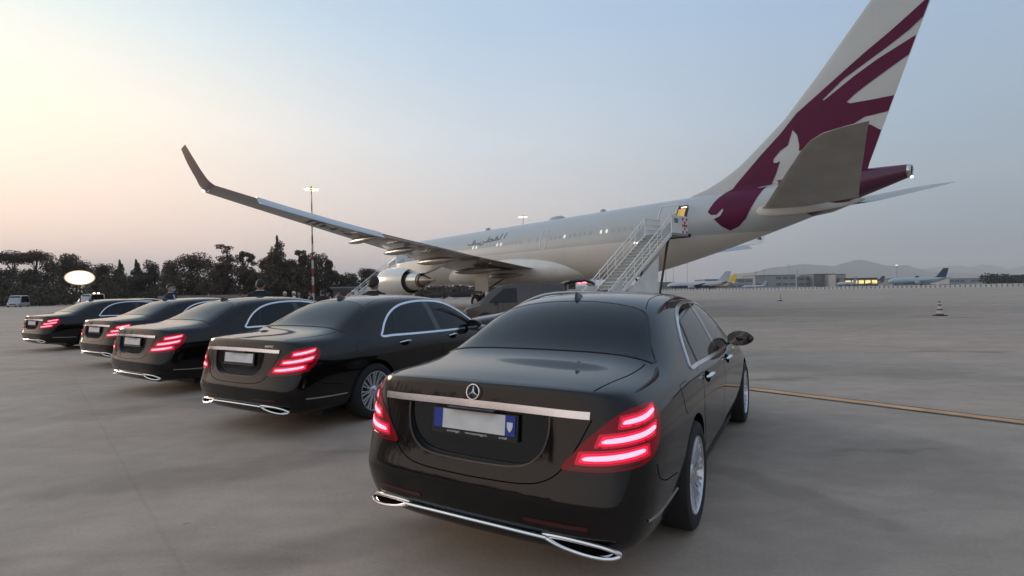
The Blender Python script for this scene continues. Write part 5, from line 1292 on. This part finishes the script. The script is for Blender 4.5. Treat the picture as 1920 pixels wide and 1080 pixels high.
# ------------------------------------------------------------------ distant airliners
def small_airliner(label, loc, rz, L=37, white=(.48, .49, .50), tail=(.5, .5, .5), belly=None, fin_h=1.0, group='parked airliners in the distance', stripe=None):
    r = thing('parked_airliner', label, 'airplane', loc, rz, group); k = L / 37
    mw = mat('jet_%s' % label[:12], white, .4, 0, .3); R0 = 2.0; zc = 3.4
    rows = []
    for s, rr, dz in ((0, .05, -.4), (.4, .7, -.38), (1.5, 1.3, -.25), (3.5, 1.8, -.08), (6, R0, 0), (25, R0, 0), (29, 1.8, .2), (33, 1.2, .75), (36, .55, 1.2), (37, .15, 1.4)):
        rows.append([Vector((rr * cos(a), -s, zc + dz + rr * sin(a))) for a in [2 * pi * j / 24 for j in range(24)]])
    mb = MB().grid(rows, closed_u=True)
    if belly:
        nf = []
        for i, f in enumerate(mb.f):
            zz = sum(mb.v[j].z for j in f) / 4
            if zz < zc - .75: mb.m[i] = 1
    mb.obj('fuselage', [mw, mat('belly_%s' % label[:12], belly or white, .4)], r, angle=60)
    rows = []
    for z, a, b, th in ((5.0, 28.6, 36.2, .34), (6.0, 30.4, 36.6, .30), (11.4 * fin_h, 34.8, 38.2, .14)):
        rows.append([Vector((y * th, -(a + t * (b - a)), z)) for t, y in AF])
    m2 = MB().grid(rows, closed_u=True); m2.ngon(rows[-1]); fo = m2.obj('fin', mat('fin_%s' % label[:12], tail, .4), r, angle=60)
    if stripe:
        for q in (0, 1): MB().tube([Vector((.22, -31.5 - q * 1.3, 6.0)), Vector((.14, -34.9 - q * 1.3, 10.6))], .16, 6).obj('fin_stripe', mat('fin_stripe_dark', stripe, .5), fo)
    for sx in (-1, 1):
        rows = []
        for x, a, b, z in ((1.5, 13.2, 20.5, 2.6), (6, 16.2, 21.2, 3.05), (16.6, 22.4, 24.0, 4.2)):
            rows.append([Vector((sx * x, -(a + t * (b - a)), z + y * .05 * (b - a))) for t, y in AF])
        w = MB().grid(rows, closed_u=True); w.ngon(rows[-1]); wo = w.obj('wing', mat('jet_wing', (.34, .35, .36), .45), r, angle=60)
        MB().lathe([(.8, -2.2), (1.0, -1.9), (1.08, -.8), (1.0, .6), (.75, 1.6), (.5, 1.6), (.1, 2.4)], 20, T(sx * 5.75, -15.2, 1.9) @ RX(pi / 2)).obj('engine', mat('jet_wing'), wo)
        rows = []
        for x, a, b, z in ((.6, 31.6, 35.2, 4.5), (6.2, 34.6, 36.4, 5.1)):
            rows.append([Vector((sx * x, -(a + t * (b - a)), z + y * .04 * (b - a))) for t, y in AF])
        h = MB().grid(rows, closed_u=True); h.ngon(rows[-1]); h.obj('tailplane', mat('jet_wing'), r, angle=60)
    for x, y in ((0, -5), (-3.6, -18.5), (3.6, -18.5)):
        g = MB().tube([(x, y, 2.4), (x, y, .5)], .14, 8).obj('gear_leg', M_PLASTIC, r); MB().lathe([(0, -.4), (.5, -.4), (.5, .4), (0, .4)], 14, T(x, y, .5) @ RY(pi / 2)).obj('wheel', M_RUBBER, g)
    for i in range(20):
        pass
    r.scale = (k, k, k); return r
def jet(u_tail, D, rz, **k):      # stands with its tail at the given photo column
    L = k.get('L', 37); p = at(u_tail, D); d = Vector((-sin(rz), cos(rz), 0)); p2 = p + d * L; return small_airliner(loc=(p2.x, p2.y, 0), rz=rz, **k)
jet(1368, 318, radians(68), label='white and blue airliner with two dark stripes on its white fin, leftmost distant one', belly=(.06, .09, .22), tail=(.46, .47, .50), stripe=(.08, .08, .16))
jet(1380, 352, radians(40), label='airliner with a bright yellow fin, beside the striped-fin one', tail=(.52, .40, .03), white=(.46, .44, .42), L=34, belly=(.36, .16, .08))
jet(1437, 330, radians(100), label='small white airliner right of the yellow-finned one', L=17, tail=(.46, .46, .48))
jet(1606, 480, radians(118), label='white airliner whose nose shows in front of the lit terminal', L=30, tail=(.3, .32, .35))
jet(1776, 420, radians(84), label='pale airliner with a dark blue fin, far right in the distance', tail=(.016, .05, .10), white=(.36, .44, .47), L=45)
jet(1722, 700, radians(60), label='grey airliner far behind, only its thin dark fin standing up', tail=(.05, .07, .10), white=(.30, .34, .37), L=40)
jet(1658, 560, radians(72), label='grey airliner with a slim dark fin just right of the lit terminal', tail=(.05, .05, .07), white=(.33, .37, .39), L=34)
jet(1905, 640, radians(80), label='white airliner parked farthest right in front of the dark wood', tail=(.30, .34, .36), white=(.46, .50, .52), L=38, fin_h=.9)
# ------------------------------------------------------------------ terminals
def building(label, u0, u1, D, H, wall, floors=2, dark=None, lit=False, depth=30, roof=None, cat='building', z0=0, name='terminal_building'):
    a, b = at(u0, D), at(u1, D); W = (b - a).length; c = (a + b) / 2
    r = thing(name, label, cat, (c.x, c.y, z0), 0)
    mw = mat('wall_%d_%d' % (u0, D), wall, .8, noise=(.08, .10)); MB().box((0, depth / 2, H / 2), (W, depth, H)).obj('wall', mw, r, False)
    md = mat('facade_glass', (.13, .145, .16), .3) if not lit else mat('lit_facade', (.8, .7, .3), .6, emit=(1.0, .74, .26), es=1.0)  # far walls and this glass are paled in colour for distance haze
    fh = H / floors
    for f in range(floors):
        z = f * fh + fh * .52; n = max(2, int(W / 7)); 
        for i in range(n):
            if random.random() < (.15 if not lit else .03): continue
            x = -W / 2 + W * (i + .5) / n; MB().box((x, -.04, z), (W / n * .78, .12, fh * .42)).obj('window', md, r, False)
    MB().box((0, depth / 2 - .4, H + .15), (W + .9, depth + .9, .30)).obj('roof', mat('roof_%d' % u0, roof or (.16, .16, .16), .8), r, False)
    return r
building('long low pale terminal hall behind the yellow-finned airliner', 1322, 1412, 520, 9.5, (.27, .28, .29), 2)
building('flat grey terminal block with rows of dark windows, left of the dark glazed one', 1416, 1492, 560, 13.5, (.30, .31, .32), 2)
building('grey terminal block just left of the dark glazed one, with a plain front', 1494, 1526, 600, 12.0, (.27, .28, .285), 2)
building('dark glazed upper hall on a pale base in the middle of the terminals', 1526, 1566, 590, 14.5, (.17, .18, .19), 3, roof=(.09, .09, .10))
building('pale windowless block between the dark glazed hall and the lit terminal', 1567, 1586, 570, 13.5, (.32, .32, .32), 1)
building('low terminal with a glowing yellow window front under a dark roof', 1584, 1646, 560, 8.6, (.14, .14, .13), 1, lit=True, roof=(.06, .05, .05))
building('long low building with a dark roof right of the lit terminal', 1674, 1744, 640, 8.4, (.18, .20, .21), 1, roof=(.05, .05, .055))
building('low teal-roofed shed on the left, behind the striped-fin airliner', 1238, 1322, 420, 6.2, (.22, .26, .26), 1, roof=(.07, .14, .13))
building('low pale hangar at far right below the hills', 1780, 1850, 760, 8.0, (.30, .33, .34), 1, roof=(.25, .27, .28))
for i, (u, D, H) in enumerate(((1249, 330, 17), (1263, 400, 20), (1418, 420, 13), (1433, 430, 15), (1496, 430, 14), (1480, 620, 27), (1682, 560, 22), (1289, 480, 24))):
    r = thing('lamp_post', ['thin grey lamp post nearest the aircraft stairs, on the far side of the apron', 'thin lamp post just right of the first one by the aircraft stairs', 'lamp post in front of the grey terminal, left of a pair', 'lamp post in front of the grey terminal, right of a pair', 'lamp post left of the dark glazed hall', 'tall thin mast sticking up behind the terminals against the hills', 'lamp post with a lit lamp right of the glowing terminal', 'lamp post between the stairs and the striped-fin airliner'][i], 'lamp post', at(u, D), 0, 'lamp posts by the terminals')
    MB().tube([(0, 0, 0), (0, 0, H)], [.16, .09], 8).obj('pole', mat('post_grey', (.14, .14, .15), .6), r)
    MB().box((0, 0, H), (2.2, .5, .25)).obj('lamp_head', mat('post_grey') if i != 6 else mat('lamp_cool', (.6, .9, 1), .4, emit=(.5, .9, 1), es=4), r, False)
# ------------------------------------------------------------------ left side: wall, sheds, trees
def low_wall():
    a, b = at(296, 112), at(470, 118); d = b - a
    o = MB().box(((a.x + b.x) / 2, (a.y + b.y) / 2, .95), (d.length, .25, 1.9), rz=atan2(d.y, d.x)).obj('boundary_wall', mat('pink_concrete', (.23, .185, .17), .85, noise=(.25, .25, 6)), None, False)
    tag(o, 'low pinkish concrete wall along the foot of the trees on the left', 'wall')
low_wall()
sh = building('low shed with a pale teal roof at the foot of the trees', 624, 668, 122, 3.0, (.10, .11, .11), 1, depth=10, roof=(.16, .22, .22), name='shed')
MB().prism([(-2.9, 0), (2.9, 0), (2.9, .1), (-2.9, .1)], 0, 1, T(0, -.6, 2.6) @ RX(radians(60))).obj('roof_slope', mat('teal_roof', (.18, .24, .24), .6), sh, False)
rc = thing('container', 'dark red metal container in front of the teal-roofed shed', 'container', at(664, 100), 0)
MB().box((0, 0, 1.1), (5.4, 2.2, 2.2)).obj('shell', mat('container_red', (.075, .028, .022), .7, noise=(.8, .2)), rc, False)
for i in range(14): MB().box((-2.5 + i * .385, -1.11, 1.1), (.12, .03, 2.0)).obj('rib', mat('container_red'), rc, False)
FOL = mat('foliage', (.100, .082, .062), .95, noise=(.3, .35, 2), spec=.1); FOL2 = mat('foliage_olive', (.115, .094, .07), .95, noise=(.3, .35, 2), spec=.1); BARK = mat('bark', (.05, .038, .03), .9)
def leaf_cloud(mb, c, r, n, size, rnd, shell=.35):
    for _ in range(n):
        while True:
            d = Vector((rnd.uniform(-1, 1), rnd.uniform(-1, 1), rnd.uniform(-1, 1)))
            if .02 < d.length < 1: break
        d = d.normalized() * (shell + (1 - shell) * rnd.random() ** .5)
        p = Vector(c) + Vector((d.x * r[0], d.y * r[1], d.z * r[2])); s = size * rnd.uniform(.5, 1.25)
        u = Vector((rnd.uniform(-1, 1), rnd.uniform(-1, 1), rnd.uniform(-1, 1))).normalized(); w = u.cross(Vector((rnd.uniform(-1, 1), rnd.uniform(-1, 1), rnd.uniform(-.4, .4)))).normalized()
        mb.add([p - u * s, p - w * s * .6, p + u * s * .9, p + w * s * .7], [(0, 1, 2, 3)])
def tree(u, D, vtop, wpx, kind, label, seed, m=None):
    rnd = random.Random(seed); p = at(u, D); H = CAM_H + (hor(u) - vtop) / CAM_F * D; W = wpx / CAM_F * D
    r = thing('tree', label, 'tree', p, rnd.uniform(0, 3), 'trees along the left edge')
    tr = MB(); lean = rnd.uniform(-.3, .3)
    tr.tube([(0, 0, 0), (lean * .3, 0, H * .3), (lean, .1, H * .62), (lean * 1.2, .1, H * .9)], [H * .022, H * .017, H * .011, .03], 8)
    cl = MB(); blobs = []
    if kind == 'pine':      # umbrella pine
        for k in range(7): a = k * .9 + rnd.random(); blobs.append(((cos(a) * W * .30, sin(a) * W * .30, H * (.80 + .08 * rnd.random())), (W * .27, W * .27, H * .085)))
        blobs.append(((0, 0, H * .90), (W * .30, W * .30, H * .09)))
    elif kind == 'cone':
        for k in range(11):
            t = k / 10; rr = W * .55 * (1 - t) ** .62 * (.85 + .3 * rnd.random())
            for q in range(3 if t < .8 else 1):
                a = rnd.uniform(0, 6.28); blobs.append(((cos(a) * rr * .45, sin(a) * rr * .45, H * (.18 + .78 * t)), (rr * .62 + .2, rr * .62 + .2, H * .07)))
    elif kind == 'sparse':
        for k in range(24):
            a = rnd.uniform(0, 6.28); q = rnd.random() ** .6; z = .38 + .57 * rnd.random(); rr = W * .42 * sqrt(max(.1, 1 - ((z - .66) / .36) ** 2))
            blobs.append(((cos(a) * rr * q, sin(a) * rr * q, H * z), (W * rnd.uniform(.07, .15), W * .11, H * rnd.uniform(.03, .06))))
    else:
        for k in range(16):
            a = rnd.uniform(0, 6.28); z = .26 + .64 * rnd.random(); rr = W * .46 * sqrt(max(.06, 1 - ((z - .48) / .50) ** 2)); q = .5 + .5 * rnd.random()
            blobs.append(((cos(a) * rr * q * .8, sin(a) * rr * q * .8, H * z), (W * .20, W * .20, H * .11)))
        blobs.append(((0, 0, H * .5), (W * .34, W * .34, H * .34)))
    for c, rr in blobs:
        vol = rr[0] * rr[1] * rr[2]; n = int((280 if kind != 'sparse' else 130) * (1 + min(2.5, vol / 9)))
        leaf_cloud(cl, c, [q * 1.22 for q in rr], n, .215, rnd, .05)
        mid = Vector((lean * .8, .05, min(c[2] * .75, H * .6))); tr.tube([mid, mid.lerp(Vector(c), .6) + Vector((0, 0, -.2)), c], [H * .008, H * .005, .02], 5, caps=False)
    tr.obj('trunk', BARK, r)
    mesh_obj('crown', (cl.v, cl.f), m or FOL, r, False)
    return r
TREES = [(24, 150, 469, 48, 'pine', 'umbrella pine at the far left edge of the tree line'), (70, 152, 468, 48, 'pine', 'second umbrella pine from the left, right above the white van'),
 (143, 140, 471, 62, 'round', 'broad round tree directly behind the floodlight'), (100, 160, 487, 60, 'round', 'lower bushy tree between the second umbrella pine and the round tree'), (5, 145, 498, 55, 'round', 'bushy low tree under the leftmost umbrella pine'),
 (52, 140, 505, 60, 'round', 'dark low tree behind the white van'),
 (196, 150, 494, 50, 'round', 'low tree right of the floodlight'), (225, 152, 490, 26, 'cone', 'small pointed conifer, the left one of a pair right of the floodlight'), (256, 150, 489, 26, 'cone', 'small pointed conifer, the right one of a pair right of the floodlight'),
 (279, 145, 489, 40, 'round', 'small round tree just right of the two pointed conifers'), (318, 140, 489, 46, 'round', 'mid-height tree behind the person in the face mask'),
 (358, 132, 472, 80, 'round', 'wide dense tree left of the sparse-topped one'), (427, 128, 455, 66, 'sparse', 'tall tree with a sparse open top in the middle of the tree line'), (404, 126, 486, 62, 'round', 'dense lower tree under the sparse-topped one'),
 (459, 130, 470, 46, 'sparse', 'open-branched tree right of the tall sparse-topped one'), (462, 126, 500, 60, 'round', 'dark bushy tree behind the person in the dark suit'),
 (521, 122, 446, 64, 'cone', 'tallest pointed dark tree, left of the striped mast'), (505, 124, 484, 50, 'round', 'dense tree under the tallest pointed one, on its left'), (541, 122, 482, 50, 'round', 'dense tree under the tallest pointed one, on its right'),
 (566, 124, 467, 40, 'sparse', 'ragged tree just left of the striped mast'), (596, 122, 474, 48, 'round', 'tree just right of the striped mast'), (570, 120, 496, 56, 'round', 'dark low tree right behind the striped mast'),
 (622, 128, 488, 30, 'round', 'small round tree second from the right end of the tree line'), (650, 132, 504, 52, 'round', 'low tree above the teal-roofed shed'), (694, 140, 503, 60, 'round', 'low tree nearest the airliner, at the right end of the tree line'), (736, 150, 512, 60, 'round', 'low tree half hidden behind the airliner nose'), (230, 140, 506, 70, 'round', 'wide low tree under the pair of pointed conifers')]
for i, (u, D, v, w, kd, lb) in enumerate(TREES): tree(u, D, v, w, kd, lb, 100 + i, FOL2 if i % 3 == 1 else FOL)
def scrub():
    mb = MB(); rnd = random.Random(5)
    for i in range(300):
        if i < 200: u = rnd.uniform(-160, 980); D = rnd.uniform(128, 172) + max(0, (u - 680)) * .25; p = at(u, D); h = rnd.uniform(3.5, 7.0)
        else:       # the belt of scrub goes on round to the left, outside the picture
            a = radians(-50 - 85 * (i - 200) / 100); q = rnd.uniform(150, 185); p = Vector((q * sin(a), q * cos(a), 0)); h = rnd.uniform(9, 16)
        leaf_cloud(mb, (p.x, p.y, h * .42), (rnd.uniform(3, 5.5) * (1 if i < 200 else 1.5), 2.5, h * .55), 170 if i < 200 else 110, .42 if i < 200 else .95, rnd, .1)
    o = mesh_obj('undergrowth', (mb.v, mb.f), FOL, None, False); tag(o, kind='stuff')
scrub()
def wood():
    mb = MB(); rnd = random.Random(8)
    for i in range(70):
        u = rnd.uniform(1850, 2060); D = rnd.uniform(500, 560); p = at(u, D); h = rnd.uniform(7, 11.5)
        leaf_cloud(mb, (p.x, p.y, h * .5), (rnd.uniform(7, 11), 5, h * .52), 70, 1.4, rnd, .2)
    o = mesh_obj('far_wood', (mb.v, mb.f), mat('far_foliage', (.045, .055, .045), .95, spec=.1), None, False); tag(o, kind='stuff')
wood()
